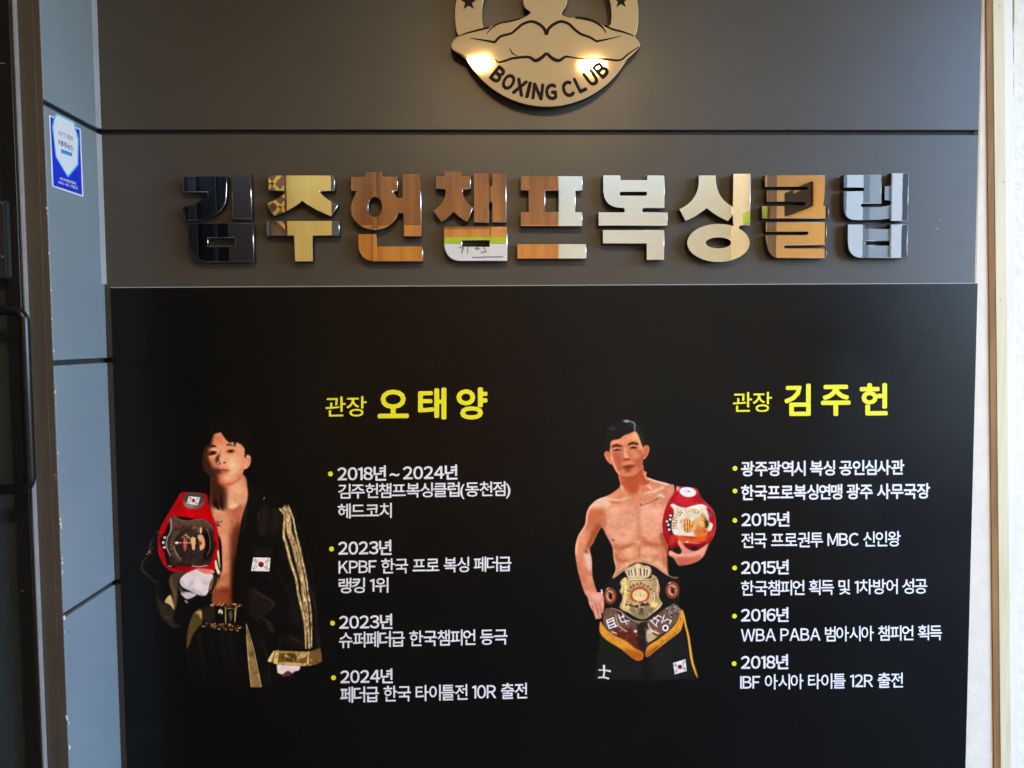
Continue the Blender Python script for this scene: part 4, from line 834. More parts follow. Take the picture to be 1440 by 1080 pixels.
lk = box('lock_case', (aty(-16, 340, YD-.02).x, YD-.022, aty(8, 391, YD-.02).z), (aty(9.8, 340, YD-.02).x, YD-.0003, aty(8, 281, YD-.02).z), mat('dark_lock_case', (.022, .023, .025), .45), dr, bev=.004, seg=2)
for py, r in ((361, .0055), (285, .004)):
    c = aty(1.5, py, YD-.0225); bm = bmesh.new(); bmesh.ops.create_cone(bm, cap_ends=True, segments=20, radius1=r, radius2=r*.8, depth=.003, matrix=Matrix.Translation(c)@Matrix.Rotation(R(90), 4, 'X'))
    me = bpy.data.meshes.new('screw'); bm.to_mesh(me); bm.free(); link('screw', me, mat('grey_screw', (.35, .36, .37), .3, metal=1), lk)
# handle: round-cornered pull of flattened bar
YH = YD-.062
hx, zt, zb = aty(38, 560, YH).x, aty(20, 436, YH).z, aty(20, 688, YH).z
hl = hx-.115; pts = []
def arc(cx, cz, r, a0, a1, n=8): return [(cx+r*math.cos(R(a0+(a1-a0)*k/n)), YH, cz+r*math.sin(R(a0+(a1-a0)*k/n))) for k in range(n+1)]
rr = .026
pts = [(hl, YD, zt)]+[(hl, YH+.012, zt), (hl+.01, YH, zt)]+arc(hx-rr, zt-rr, rr, 90, 0)+arc(hx-rr, zb+rr, rr, 0, -90)+[(hl+.01, YH, zb), (hl, YH+.012, zb), (hl, YD, zb)]
c = bpy.data.curves.new('handle', 'CURVE'); c.dimensions = '3D'; c.bevel_mode = 'PROFILE' if False else 'ROUND'; c.bevel_depth = .0115; c.bevel_resolution = 5; c.use_fill_caps = True
s = c.splines.new('POLY'); s.points.add(len(pts)-1)
for i, p in enumerate(pts): s.points[i].co = (*p, 1)
link('handle', to_mesh(c, 'handle'), M['handle'], dr, True)
# metal bead put in for a small glint, and a seam on the stile
c = aty(31, 831, YD-.0005); bm = bmesh.new(); bmesh.ops.create_icosphere(bm, subdivisions=2, radius=1, matrix=Matrix.Translation(c)@Matrix.Diagonal((.005, .002, .0016, 1)))
me = bpy.data.meshes.new('screw'); bm.to_mesh(me); bm.free(); link('screw', me, mat('glint_bead', (.7, .6, .35), .3, metal=1), dr)
box('seam_plate', (aty(-10, 89, YD-.001).x, YD-.0012, aty(0, 90, YD).z), (aty(7, 89, YD-.001).x, YD-.0002, aty(0, 88.4, YD).z), M['gasket'], dr, bev=0)

# ---------------------------------------------------------------- poster
YP = -.0085
Pz = aty(770, 401.8, YP).z
pxl, pxr = aty(157.5, 480, YP).x, aty(1374.3, 430, YP).x
po = thing('poster', 'large black poster with two printed boxers and yellow and white Korean text', 'poster', ((pxl+pxr)/2, YP, .12))
box('board', (pxl, YP, .12), (pxr, -.0008, Pz), M['poster'], po, bev=.0006)
box('top_edge', (pxl+.001, YP+.0010, Pz+.0002), (pxr-.001, -.001, Pz+.0022), M['edge_strip'], po, bev=0)
pt = lambda x, y: aty(x, y, YP-.0006)
def row(txt, xl, xr, top, bot, sl, m='white', off=.012, sp=1.0, ws=1.0):
    """top/bot = pixel rows at the middle of the line; sl = slope of the line"""
    h = (xr-xl)/2*sl
    print_text('printed_text', txt, [(xl, top-h), (xr, top+h), (xr, bot+h), (xl, bot-h)], pt, M[m], po, off, sp, ws)
def dot(x, y, r=3.5):
    flat('bullet', [pt(x+r*math.cos(a/20*2*math.pi), y-r*math.sin(a/20*2*math.pi)) for a in range(20)], M['yellow'], po)
HV, MD, LT = .023, .014, .008
row('관장', 457.8, 515.5, 557.4, 586, -.014, 'yellow', LT)
row('오', 531.1, 574.9, 547.8, 588.2, -.008, 'yellow', .030); row('태', 587.8, 627.8, 545.1, 590, -.008, 'yellow', .030); row('양', 641.8, 685.6, 544.7, 590, -.008, 'yellow', .030)
row('관장', 1030.6, 1085.6, 551.3, 579.5, -.01, 'yellow', LT)
row('김', 1102.8, 1140.2, 539.6, 585, -.008, 'yellow', .030); row('주', 1154.4, 1196.3, 541, 585, -.008, 'yellow', .030); row('헌', 1208.9, 1248.5, 538.7, 584.3, -.008, 'yellow', .030)
row('2018년 ~ 2024년', 474.4, 643.4, 654.2, 675.6, -.015, off=HV, ws=.7)
row('김주헌챔프복싱클럽(동천점)', 475.5, 717.8, 678.6, 703, -.017, off=MD)
row('헤드코치', 475, 551, 707.6, 728.8, -.015, off=MD)
row('2023년', 475.6, 550.8, 759.3, 780.9, -.015, off=HV)
row('KPBF 한국 프로 복싱 페더급', 476, 719.3, 784.2, 805.9, -.020, off=MD)
row('랭킹 1위', 476, 546.4, 812.2, 834, -.016, off=MD)
row('2023년', 476.8, 552, 863.5, 885, -.017, off=HV)
row('슈퍼페더급 한국챔피언 등극', 476.8, 713.8, 886.4, 909, -.021, off=MD)
row('2024년', 478.5, 552.4, 940.3, 961.5, -.018, off=HV)
row('페더급 한국 타이틀전 10R 출전', 478.5, 741.5, 962.8, 985.6, -.023, off=MD)
for x, y in ((464.7, 666.4), (466.2, 772), (467.7, 876.3), (469.1, 953.1)): dot(x, y)
row('광주광역시 복싱 공인심사관', 1042, 1271.7, 647.4, 669, -.0105, off=.024)
row('한국프로복싱연맹 광주 사무국장', 1042, 1307.9, 680.6, 702.6, -.0105, off=.024)
row('2015년', 1042.5, 1110.4, 719.7, 740.8, -.012, off=HV)
row('전국 프로권투 MBC 신인왕', 1042.5, 1266.8, 747.9, 769.8, -.0115, off=MD)
row('2015년', 1042, 1109.4, 787.2, 808.1, -.012, off=HV)
row('한국챔피언 획득 및 1차방어 성공', 1042, 1304.1, 814.8, 836.6, -.0125, off=MD)
row('2016년', 1041.8, 1109.2, 854.1, 874.9, -.012, off=HV)
row('WBA PABA 범아시아 챔피언 획득', 1041.8, 1324.8, 880.4, 902.2, -.0135, off=MD)
row('2018년', 1041.8, 1108.7, 920.3, 941.5, -.013, off=HV)
row('IBF 아시아 타이틀 12R 출전', 1040.8, 1270, 947, 968.8, -.0135, off=MD)
for x, y in ((1033.6, 658.6), (1033.6, 690.4), (1033.4, 731.9), (1033.1, 798.7), (1032.9, 866.4), (1032.4, 933.3)): dot(x, y, 3.4)

M['print'] = bpy.data.materials.new('poster_photo_print'); M['print'].use_nodes = True
_t = M['print'].node_tree; _b = _t.nodes['Principled BSDF']; _a = _t.nodes.new('ShaderNodeAttribute'); _a.attribute_name = 'ink'
_t.links.new(_a.outputs['Color'], _b.inputs['Base Color']); _b.inputs['Roughness'].default_value = .36; _b.inputs['Specular IOR Level'].default_value = .22
def print_mesh(p, label, gain):
    """the artwork as an ink layer on the poster: one small quad per printed dot, colour held per corner point"""
    h, w_ = p.h, p.w
    ink = p.rgb; al = np.clip(p.a*1.15, 0, 1)[..., None]
    lin = np.where(ink < .04045, ink/12.92, ((ink+.055)/1.055)**2.4)*gain*np.array((1.04, .98, .84))
    lin = lin*al+np.array((.0062, .0060, .0052))*(1-al)
    use = p.a > .01
    gx, gy = np.meshgrid(np.arange(w_), np.arange(h))
    X = (gx+.5)/p.S+p.x0; Y = (gy+.5)/p.S+p.y0
    # project the whole grid on the poster plane
    yy = YP-.0004
    D = np.array(BR)[None, None]*((X-720)/F_PX)[..., None]-np.array(BU)[None, None]*((Y-540)/F_PX)[..., None]+np.array(BF)[None, None]
    P = np.array(CAM)+D*((yy-CAM.y)/D[..., 1])[..., None]
    q = use[:-1, :-1] | use[1:, :-1] | use[:-1, 1:] | use[1:, 1:]
    idx = np.arange(h*w_).reshape(h, w_)
    f = np.stack([idx[1:, :-1][q], idx[1:, 1:][q], idx[:-1, 1:][q], idx[:-1, :-1][q]], 1)
    u, inv = np.unique(f, return_inverse=True); f = inv.reshape(-1, 4)
    V = P.reshape(-1, 3)[u]; C = lin.reshape(-1, 3)[u]
    me = bpy.data.meshes.new('printed_figure'); me.vertices.add(len(V)); me.vertices.foreach_set('co', V.ravel())
    me.loops.add(len(f)*4); me.loops.foreach_set('vertex_index', f.ravel().astype(np.int32))
    me.polygons.add(len(f)); me.polygons.foreach_set('loop_start', np.arange(len(f), dtype=np.int32)*4)
    me.update(calc_edges=True)
    a = me.color_attributes.new('ink', 'FLOAT_COLOR', 'POINT'); a.data.foreach_set('color', np.concatenate([C, np.ones((len(C), 1))], 1).ravel().astype(np.float32))
    return tag(link('printed_figure', me, M['print'], po), label)
print_mesh(paint_robed(), 'printed picture of a boxer in an open black robe with gold trim, red belt on the shoulder', 1.25)
print_mesh(paint_champion(), 'printed picture of a bare-chested boxer with a black waist belt and a red belt on the shoulder', .98)

# ---------------------------------------------------------------- mirror letters
YF, TH = -.030, .024
def loc(ox, oy, k, P): return [(lambda v: (v.x, v.z))(aty(ox+x/k, oy+y/k, YF)) for x, y in P]
def rnd_hole(x0, y0, x1, y1, r):
    out = []
    for cx, cy, a0 in ((x1-r, y0+r, -90), (x1-r, y1-r, 0), (x0+r, y1-r, 90), (x0+r, y0+r, 180)):
        out += [(cx+r*math.cos(R(a0+t)), cy+r*math.sin(R(a0+t))) for t in (0, 30, 60, 90)]
    return out
def oval(cx, cy, rx, ry, n=28, a0=0, a1=360): return [(cx+rx*math.cos(R(a0+(a1-a0)*k/n)), cy+ry*math.sin(R(a0+(a1-a0)*k/n))) for k in range(n if a1-a0 == 360 else n+1)]
def bz(a, b, c, n=6): return [tuple((Vector(a)*(1-t)**2+Vector(b)*2*t*(1-t)+Vector(c)*t*t)) for t in [k/n for k in range(n+1)]]
A = (230, 220, 3.692); B = (590, 220, 3.892); C_ = (930, 220, 3.892)
LET = [
 ('black reflecting mirror letter with a square lower box, first from the left', A, [
   [[(100, 103), (329, 101)]+bz((329, 101), (329, 190), (326, 215), 3)+bz((322, 240), (290, 320), (150, 333), 10)+[(110, 333), (95, 262)]+bz((95, 262), (205, 246), (231, 185), 8)+[(102, 185)]],
   [[(352, 87), (452, 89), (460, 325), (357, 324)]],
   [[(127, 345), (465, 345), (470, 547), (225, 547)]+bz((225, 547), (140, 540), (130, 440), 8)+[(128, 400)], [(230, 422), (370, 422), (370, 467), (230, 467)]]]),
 ('honey yellow reflecting mirror letter with an amber corner, second from the left', A, [
   [[(543, 97), (888, 97), (890, 178), (808, 180)]+bz((808, 180), (842, 222), (908, 250), 6)+[(872, 312)]+bz((872, 312), (790, 285), (720, 232), 6)+bz((720, 232), (660, 285), (572, 312), 6)+[(533, 243)]+bz((533, 243), (610, 215), (637, 180), 6)+[(545, 178)]],
   [[(533, 333), (912, 333), (914, 410), (775, 412), (776, 546), (682, 546), (676, 412), (535, 411)]]]),
 ('brown reflecting mirror letter with a round ring and hooked base, third from the left', A, [
   [[(1046, 80), (1140, 80), (1140, 103), (1216, 103), (1216, 178), (1189, 180)]+bz((1189, 180), (1204, 198), (1216, 214), 3)+[(1240, 214), (1240, 90), (1335, 90), (1340, 415), (1248, 415), (1245, 295), (1222, 294)]
     +oval(1096, 272, 126, 110, 22, 12, 208)+bz((985, 222), (990, 196), (1003, 180), 3)+[(973, 178), (973, 103), (1046, 103)], oval(1098, 262, 35, 51)],
   [[(1010, 402), (1105, 402), (1110, 465), (1345, 465), (1347, 545), (1090, 545)]+bz((1090, 545), (1015, 540), (1010, 460), 8)]]),
 ('brown mirror letter whose lower box reflects a green stripe and white paper, fourth letter', B, [
   [[(137, 80), (230, 80), (230, 105), (280, 105), (280, 178), (235, 180)]+bz((235, 180), (240, 240), (293, 281), 7)+[(262, 360)]+bz((262, 360), (220, 340), (187, 303), 5)+bz((187, 303), (155, 340), (120, 360), 5)+[(73, 295)]+bz((73, 295), (138, 260), (143, 180), 7)+[(90, 176), (90, 104), (137, 104)]],
   [[(296, 90), (380, 90), (382, 155), (390, 164), (398, 155), (396, 90), (474, 92), (476, 362), (397, 362), (397, 255), (388, 247), (380, 255), (380, 362), (297, 362)]],
   [[(132, 383), (480, 383), (482, 573), (215, 573)]+bz((215, 573), (140, 565), (133, 480), 8), [(232, 460), (382, 460), (382, 493), (232, 493)]]]),
 ('mirror letter split brown and cream, square hole above one long bar, fifth letter', B, [
   [[(553, 106), (892, 106), (892, 186), (854, 188), (854, 302), (891, 304), (891, 382), (553, 382), (553, 304), (597, 302), (596, 188), (553, 186)], [(687, 188), (760, 188), (760, 302), (687, 302)]],
   [[(534, 478), (912, 478), (914, 560), (534, 560)]]]),
 ('plain cream reflecting mirror letter with a stepped foot, sixth from the left', B, [
   [[(1003, 101), (1100, 101), (1103, 127), (1243, 127), (1246, 101), (1341, 103), (1341, 283), (1228, 283)]+bz((1228, 283), (1219, 286), (1222, 303), 3)+[(1358, 305), (1358, 380), (978, 380), (978, 304), (1120, 304)]+bz((1120, 304), (1124, 286), (1114, 283), 3)+bz((1100, 283), (1008, 280), (1004, 185), 9), rnd_hole(1098, 195, 1243, 213, 6)],
   [[(1002, 401), (1340, 401), (1339, 567), (1242, 567), (1242, 478), (1002, 477)]]]),
 ('cream and tan mirror letter with a wide oval ring below, seventh from the left', C_, [
   [[(203, 102), (300, 102)]+bz((300, 102), (296, 225), (390, 272), 9)+[(393, 93), (490, 93), (487, 378), (430, 380)]+oval(313, 473, 173, 106, 40, -50, 298)+[(391, 372), (391, 322), (365, 355)]+bz((365, 355), (300, 330), (248, 284), 7)+bz((248, 284), (195, 330), (132, 355), 7)+[(97, 288)]+bz((97, 288), (210, 235), (203, 120), 9), oval(313, 473, 68, 28, 24)]]),
 ('tan mirror letter of stacked bars reflecting a dark picture, eighth from the left', C_, [
   [[(567, 101), (897, 101)]+bz((897, 101), (899, 200), (888, 268), 4)+[(916, 268), (916, 340), (550, 341), (550, 271), (785, 268)]+bz((785, 268), (797, 258), (783, 248), 3)+[(576, 250), (576, 185), (797, 182)]+bz((797, 182), (809, 174), (797, 166), 3)+[(566, 168)]],
   [[(571, 358), (906, 358), (906, 485), (680, 487)]+bz((680, 487), (664, 494), (680, 502), 3)+[(905, 502), (906, 557), (640, 557)]+bz((640, 557), (575, 550), (571, 430), 9)+[(798, 428)]+bz((798, 428), (810, 420), (798, 413), 3)+[(571, 414)]]]),
 ('silver grey reflecting mirror letter, ninth and last at the right end', C_, [
   [[(998, 99), (1206, 99), (1206, 258), (1100, 258)]+bz((1100, 258), (1086, 267), (1100, 276), 3)+[(1150, 276)]+bz((1150, 276), (1225, 276), (1257, 262), 5)+[(1255, 243), (1221, 240), (1222, 162), (1257, 160), (1258, 90), (1356, 90), (1349, 354), (1252, 354), (1252, 340), (1190, 348), (1050, 349)]
     +bz((1050, 349), (998, 340), (998, 280), 6)+[(998, 190), (1105, 188)]+bz((1105, 188), (1118, 180), (1105, 172), 3)+[(998, 171)]],
   [[(1020, 371), (1114, 371), (1117, 395), (1250, 397), (1252, 371), (1349, 371), (1348, 556), (1090, 556)]+bz((1090, 556), (1022, 550), (1020, 470), 8), [(1118, 463), (1249, 463), (1249, 487), (1118, 487)]]])]
for lab, fr, pieces in LET:
    loops = [[loc(*fr, L) for L in pc] for pc in pieces]
    xs = [p[0] for pc in loops for L in pc for p in L]; z_ = [p[1] for pc in loops for L in pc for p in L]
    t = thing('sign_letter', lab, 'sign letter', ((min(xs)+max(xs))/2, -.003, min(z_)), 'mirror steel letters of the club name on the grey wall')
    for pc in loops:
        plate('letter_piece', pc, YF, TH, (M['steel'], M['steel_side']), t, bev=.0010)
        # hidden studs between the letter and the wall
        cx, cz = sum(p[0] for p in pc[0])/len(pc[0]), sum(p[1] for p in pc[0])/len(pc[0])

# ---------------------------------------------------------------- emblem
YB = -.040
lo = lambda P: [(lambda v: (v.x, v.z))(aty(600+x/4.235, y/4.235, YB)) for x, y in P]
CX, CY, RO = 715, 88, 547
def carc(r, a0, a1, n): return [(CX+r*math.cos(R(a0+(a1-a0)*k/n)), CY+r*math.sin(R(a0+(a1-a0)*k/n))) for k in range(n+1)]
aL = 180-math.degrees(math.asin((205-CY)/RO)); aB = 180-math.degrees(math.asin((350-CY)/RO))
outer = carc(RO, aB, 180-aB, 40)+[tuple(v) for v in catmull([(1205, 342), (1250, 300), (1272, 268), (1262, 242), (1240, 218)], 4, False)]+carc(RO, 180-aL-2, aL-360+2, 60)+[tuple(v) for v in catmull([(190, 212), (162, 240), (148, 270), (158, 298), (195, 325), (232, 350)], 4, False)][:-1]
hl_ = [(572, -8), (574, 20), (582, 42), (596, 56), (612, 66), (618, 76)]+[tuple(v) for v in catmull([(600, 92), (555, 112), (490, 124), (430, 140), (370, 162)], 4, False)]+[(340, 160)]+carc(385, 171, 256, 22)+[(640, -230), (600, -170), (590, -110), (570, -60)]
hr_ = [(840, -8), (836, 20), (826, 45), (812, 62), (804, 78), (812, 92)]+[tuple(v) for v in catmull([(850, 104), (890, 104), (970, 116), (1030, 140), (1066, 160)], 4, False)]+[(1090, 150)]+carc(385, 8, -76, 22)+[(790, -230), (820, -170), (825, -110), (845, -60)]
em = thing('wall_emblem', 'round metal emblem with two stars, muscular arms and BOXING CLUB lettering', 'emblem', (aty(769, 150, YB).x, -.003, aty(769, 150, YB).z))
plate('emblem_plate', [lo(outer), lo(hl_), lo(hr_)], YB, .014, (M['logo'], M['logo_side']), em, bev=.0012)
def grow(P, k):
    out = []; n = len(P)
    for i in range(n):
        a, b, c = Vector(P[i-1]), Vector(P[i]), Vector(P[(i+1) % n]); d = (c-a); d = d.normalized() if d.length else Vector((1, 0)); out.append((b.x+d.y*k, b.y-d.x*k))
    return out
sg = 1 if sum(outer[i-1][0]*outer[i][1]-outer[i][0]*outer[i-1][1] for i in range(len(outer))) > 0 else -1
def sgn(P): return 1 if sum(P[i-1][0]*P[i][1]-P[i][0]*P[i-1][1] for i in range(len(P))) > 0 else -1
YB2 = YB+.014
lo2 = lambda P: [(lambda v: (v.x, v.z))(aty(600+x/4.235, y/4.235, YB2)) for x, y in P]
plate('emblem_base', [lo2(grow(outer, 4.5*sgn(outer))), lo2(grow(hl_, -3*sgn(hl_))), lo2(grow(hr_, -3*sgn(hr_)))], YB2+.0002, .018, (M['logo_side'],), em, bev=.0005)
def strokes(name, lines, par, y):
    V, Fc = [], []
    for P, wd in lines:
        Q = catmull([Vector(p) for p in P], 6, False); n = len(Q)
        for i, q in enumerate(Q):
            d = (Q[min(i+1, n-1)]-Q[max(i-1, 0)]).normalized(); nn = Vector((-d.y, d.x)); ww = float(np.interp(i/(n-1), np.linspace(0, 1, len(wd)), wd))*.72
            for s_ in (1, -1):
                r_ = q+nn*ww*s_; v = aty(600+r_.x/4.235, r_.y/4.235, y); V.append(tuple(v))
            if i: b = len(V)-4; Fc.append((b, b+1, b+3, b+2))
    me = bpy.data.meshes.new(name); me.from_pydata(V, [], Fc); me.update(); return link(name, me, M['engrave'], par)
strokes('engraved_outline', [
    ([(188, 218), (230, 200), (300, 181), (372, 163)], [3, 6, 9, 9]), ([(1062, 152), (1110, 175), (1170, 190), (1235, 214)], [9, 9, 8, 4]),
    ([(258, 227), (330, 238), (408, 252)], [2, 7, 11]), ([(405, 252), (440, 217), (500, 200), (530, 178), (570, 145), (622, 128), (668, 143), (700, 172), (713, 208)], [11, 10, 11, 13, 13]),
    ([(713, 208), (726, 172), (760, 143), (802, 128), (846, 142), (882, 176), (922, 204), (972, 222), (1015, 248)], [13, 13, 12, 11, 9]), ([(1012, 246), (1080, 233), (1162, 213)], [10, 6, 2]),
    ([(357, 202), (390, 165), (440, 137), (500, 126), (556, 112)], [3, 6, 7, 6]), ([(1070, 197), (1046, 162), (1000, 130), (950, 113), (885, 104)], [3, 8, 10, 12, 10]),
    ([(410, 350), (424, 370), (462, 364), (520, 346), (606, 340), (644, 360), (676, 350), (714, 316)], [3, 8, 10, 12, 16, 12]), ([(714, 316), (752, 350), (790, 360), (828, 338), (880, 344), (940, 350), (1060, 352), (1150, 358), (1200, 322), (1262, 280)], [12, 16, 12, 6, 4, 9, 7, 4]),
    ([(494, 286), (512, 318), (545, 334)], [2, 6, 2]), ([(160, 300), (200, 322), (250, 345), (330, 352), (410, 352)], [3, 4, 3, 2])], em, YB-.0004)
for sx, sy, sr_, rot in ((250, 12, 54, 0), (1158, 4, 50, 0)):
    P = [(sx+(sr_ if k % 2 == 0 else sr_*.40)*math.sin(R(k*36)), sy-(sr_ if k % 2 == 0 else sr_*.40)*math.cos(R(k*36))) for k in range(10)]
    flat('star', [aty(600+x/4.235, y/4.235, YB-.0004) for x, y in P[::-1]], M['engrave'], em)
for ch, a in zip('BOXINGCLUB', (-39.2, -29.6, -20.2, -13.6, -6.6, 3.2, 15.9, 25.6, 35.2, 44.6)):
    ca, sa = math.cos(R(a)), math.sin(R(a)); cx, cy = CX+460*sa, CY+460*ca
    hw = {'I': 11, 'O': 36, 'X': 37, 'G': 36, 'N': 34, 'C': 35, 'L': 27}.get(ch, 33); hh = 51
    def cp(u, v): x, y = cx+u*ca+v*sa, cy-u*sa+v*ca; return (600+x/4.235, y/4.235)
    print_text('letter', ch, [cp(-hw, -hh), cp(hw, -hh), cp(hw, hh), cp(-hw, hh)], lambda x, y: aty(x, y, YB-.0004), M['engrave'], em, .055)

# ---------------------------------------------------------------- sticker on the side return
XK = XL+.0007
st = thing('wall_sticker', 'blue and white shield sticker of a pest control company on the side return wall', 'sticker', atx(95, 260, XK))
sk = lambda x, y, d=0: atx(50+x/7.2, 140+y/7.2, XK+d)
def sflat(n, P, m, d, par=st): return flat(n, [sk(x, y, d) for x, y in P][::-1], M[m], par)
sflat('backing', [(136, 160), (140, 155), (200, 182), (455, 298), (459, 306), (486, 980), (478, 986), (172, 882), (166, 872)], 'st_white', 0)
sflat('blue_field', [(150, 174), (446, 308), (472, 966), (182, 870)], 'st_blue', .0002)
sh = [(205, 143), (218, 145), (385, 222), (398, 236), (405, 292), (437, 395), (433, 662), (334, 784), (322, 780), (204, 582), (168, 275), (188, 180)]
sflat('shield_rim', sh, 'st_cyan', .0004)
cxm, cym = 300, 440
sflat('shield', [(cxm+(x-cxm)*.90, cym+(y-cym)*.935) for x, y in sh], 'st_white', .0006)
def stext(t_, q, m, off=0, sp=1): print_text('sticker_text', t_, q, lambda x, y: sk(x, y, .0008), M[m], st, off, sp)
stext('1577-1199', [(232, 318), (378, 376), (378, 420), (232, 357)], 'st_ink')
stext('터미닉스', [(232, 400), (384, 468), (384, 528), (232, 462)], 'st_ink', .02)
sflat('bar', [(258, 500), (370, 541), (370, 579), (258, 538)], 'st_bar', .0008)
stext('세계 1위 해충방제회사', [(242, 782), (410, 836), (410, 868), (242, 810)], 'st_white', .01)
stext('터미닉스 서비스 구역입니다', [(230, 820), (428, 882), (428, 916), (230, 850)], 'st_white', .01)

# ---------------------------------------------------------------- right hand end: plaster, leaning boards
rw = thing('plaster_wall', 'bright white plaster wall right of the grey panels, behind the pale boards', 'wall', (1.6, .1, 0))
box('plaster_face', (XR+.0035, .0012, 0), (1.95, .25, 2.95), M['plaster'], rw, bev=0)
box('edge_bead', (XR+.0003, .002, 0), (XR+.0034, .02, 2.95), M['pale_wood'], rw, bev=0)
xr_ = [aty(px, py, -.055) for px, py in ((1432, 0), (1425, 1080))]
# wavy filler bead and rough plaster beside it
rnd = random.Random(11); L1, L2 = [], []
zz = np.linspace(0, 2.95, 70)
for k, z in enumerate(zz):
    f = (z-.2)/2.4; py = 540-(z-1.55)/2.15*F_PX
    L1.append(aty(1424.5-2.5*(1-f)-2*(1-f)+rnd.uniform(-1, 1)*.9, py, -.02)); L2.append(aty(1433-9*(1-f)+rnd.uniform(-1, 1)*1.0, py, -.03))
def wavy(name, A_, B_, y0, y1, m):
    V, Fc = [], []
    for a, b in zip(A_, B_):
        V += [(a.x, y1, a.z), (a.x+.0015, y0, a.z), (b.x, y0, b.z), (b.x, y1, b.z)]
    for i in range(len(A_)-1):
        for j in range(3): p = i*4+j; Fc.append((p, p+1, p+5, p+4))
    me = bpy.data.meshes.new(name); me.from_pydata(V, [], Fc); me.update()
    bm = bmesh.new(); bm.from_mesh(me); bmesh.ops.recalc_face_normals(bm, faces=bm.faces); bm.to_mesh(me); bm.free()
    return link(name, me, m, rw)
for l in (L1, L2):
    for v, z in zip(l, zz): v.z = z
wavy('filler_bead', L1, L2, -.0015, .0011, M['foam'])
wavy('rough_plaster', L2, [Vector((1.95, 0, z)) for z in zz], -.0028, .0011, M['plaster_rough'])
# leaning board: brown left edge, pale front
def lean(name, lab, top, bot, width, y0, y1, mf, ms, dz0=0.0, ztop=2.93):
    t = thing(name, lab, 'board', (bot.x, y0, .0))
    k = (top.x-bot.x)/(top.z-bot.z); xa = bot.x+(0-bot.z)*k; xb = bot.x+(ztop-bot.z)*k
    hexa('board_face', [(xa, y0, 0), (xa+width, y0, 0), (xb+width, y0, ztop), (xb, y0, ztop)], [(xa, y0+.004, 0), (xa+width, y0+.004, 0), (xb+width, y0+.004, ztop), (xb, y0+.004, ztop)], mf, t, bev=.0008)
    hexa('board_edge', [(xa+.0012, y0+.0041, 0), (xa+width-.001, y0+.0041, 0), (xb+width-.001, y0+.0041, ztop), (xb+.0012, y0+.0041, ztop)], [(xa+.0012, y1, 0), (xa+width-.001, y1, 0), (xb+width-.001, y1, ztop), (xb+.0012, y1, ztop)], ms, t, bev=0)
    return t
y0 = -.003; a, b = aty(1386.5, 0, y0), aty(1397.8, 1080, y0)
lean('wood_batten', 'thin brown wood batten leaning beside the poster, left of the pale boards', a, b, .0192, y0, y0+.0041, M['brown_edge'], M['brown_edge'])
y0 = -.0045; a, b = aty(1396.4, 0, y0), aty(1407.2, 1080, y0)
lb = lean('leaning_board', 'narrow pale pine board with small grey knots, between the brown batten and white board', a, b, .030, y0, y0+.0055, M['pale_wood'], M['pale_wood'])
M['knot'] = mat('grey_knot', (.22, .2, .15), .7)
for px, py in ((1406, 8), (1411, 256), (1406.5, 423)):
    c = aty(px, py, y0-.0006); flat('knot', [c+Vector((.0013*math.cos(q), 0, .0026*math.sin(q))) for q in [k/10*6.283 for k in range(10)]], M['knot'], lb)
y2 = -.0035; a, b = aty(1411.5, 0, y2), aty(1421.5, 1080, y2)
lean('leaning_board', 'bleached white board beside the rough plaster, right of the knotted pine board', a, b, .024, y2, y2+.0045, M['pale_wood2'], M['pale_wood2'])

# ---------------------------------------------------------------- entrance behind the viewer (seen mirrored in the letters)
YW = -4.2
def mx(px): return mirror_y(px, 300, YF, YW).x
def mz(px, py): return mirror_y(px, py, YF, YW).z
ow = thing('opposite_wall', 'wall of timber, cream and tan panels across the entrance, mirrored in the letters', 'wall', (.5, YW, 0))
O = {'dark': mat('black_glazing', (.006, .006, .007), .5, spec=.2), 'dbrown': wood('dark_walnut', (.022, .011, .006), (.036, .018, .009), .7),
     'yellow': wood('honey_panel', (.95, .55, .10), (.98, .64, .14), .5, .5), 'wood': wood('orange_oak', (.60, .20, .022), (.80, .32, .045), .4, .6), 'wood2': wood('brown_oak', (.25, .085, .018), (.46, .165, .035), .4, .6),
     'cream': mat('cream_wall', (.86, .85, .66), .8, noise=.02, nscale=2), 'tan': mat('tan_wall', (.95, .68, .31), .6, noise=.05, nscale=3), 'brown': wood('brown_trim', (.24, .12, .05), (.32, .17, .07)),
     'grey': mat('grey_tile', (.15, .14, .12), .5, noise=.06, nscale=4), 'dgrey': mat('dark_grey_trim', (.010, .010, .010), .5), 'ggrey': mat('green_grey_panel', (.042, .045, .037), .4, noise=.08, nscale=5),
     'green': mat('lime_paper', (.50, .66, .02), .6), 'paper': mat('white_paper', (.85, .85, .80), .6), 'ink': mat('pencil_mark', (.30, .30, .30), .6), 'olive': mat('olive_metal', (.16, .17, .12), .4)}
bands = [(235, 262, 'dark'), (262, 276, 'dgrey'), (276, 283, 'dark'), (283, 300, 'dark'), (300, 304, 'dgrey'), (304, 320, 'dark'), (320, 366, 'dbrown'), (366, 378, 'olive'), (378, 403, 'brown'), (403, 466, 'yellow'), (466, 484, 'olive'),
         (484, 523, 'wood2'), (523, 530, 'wood'), (530, 600, 'wood2'), (600, 690, 'wood'), (690, 785, 'wood'), (785, 1034, 'cream')]
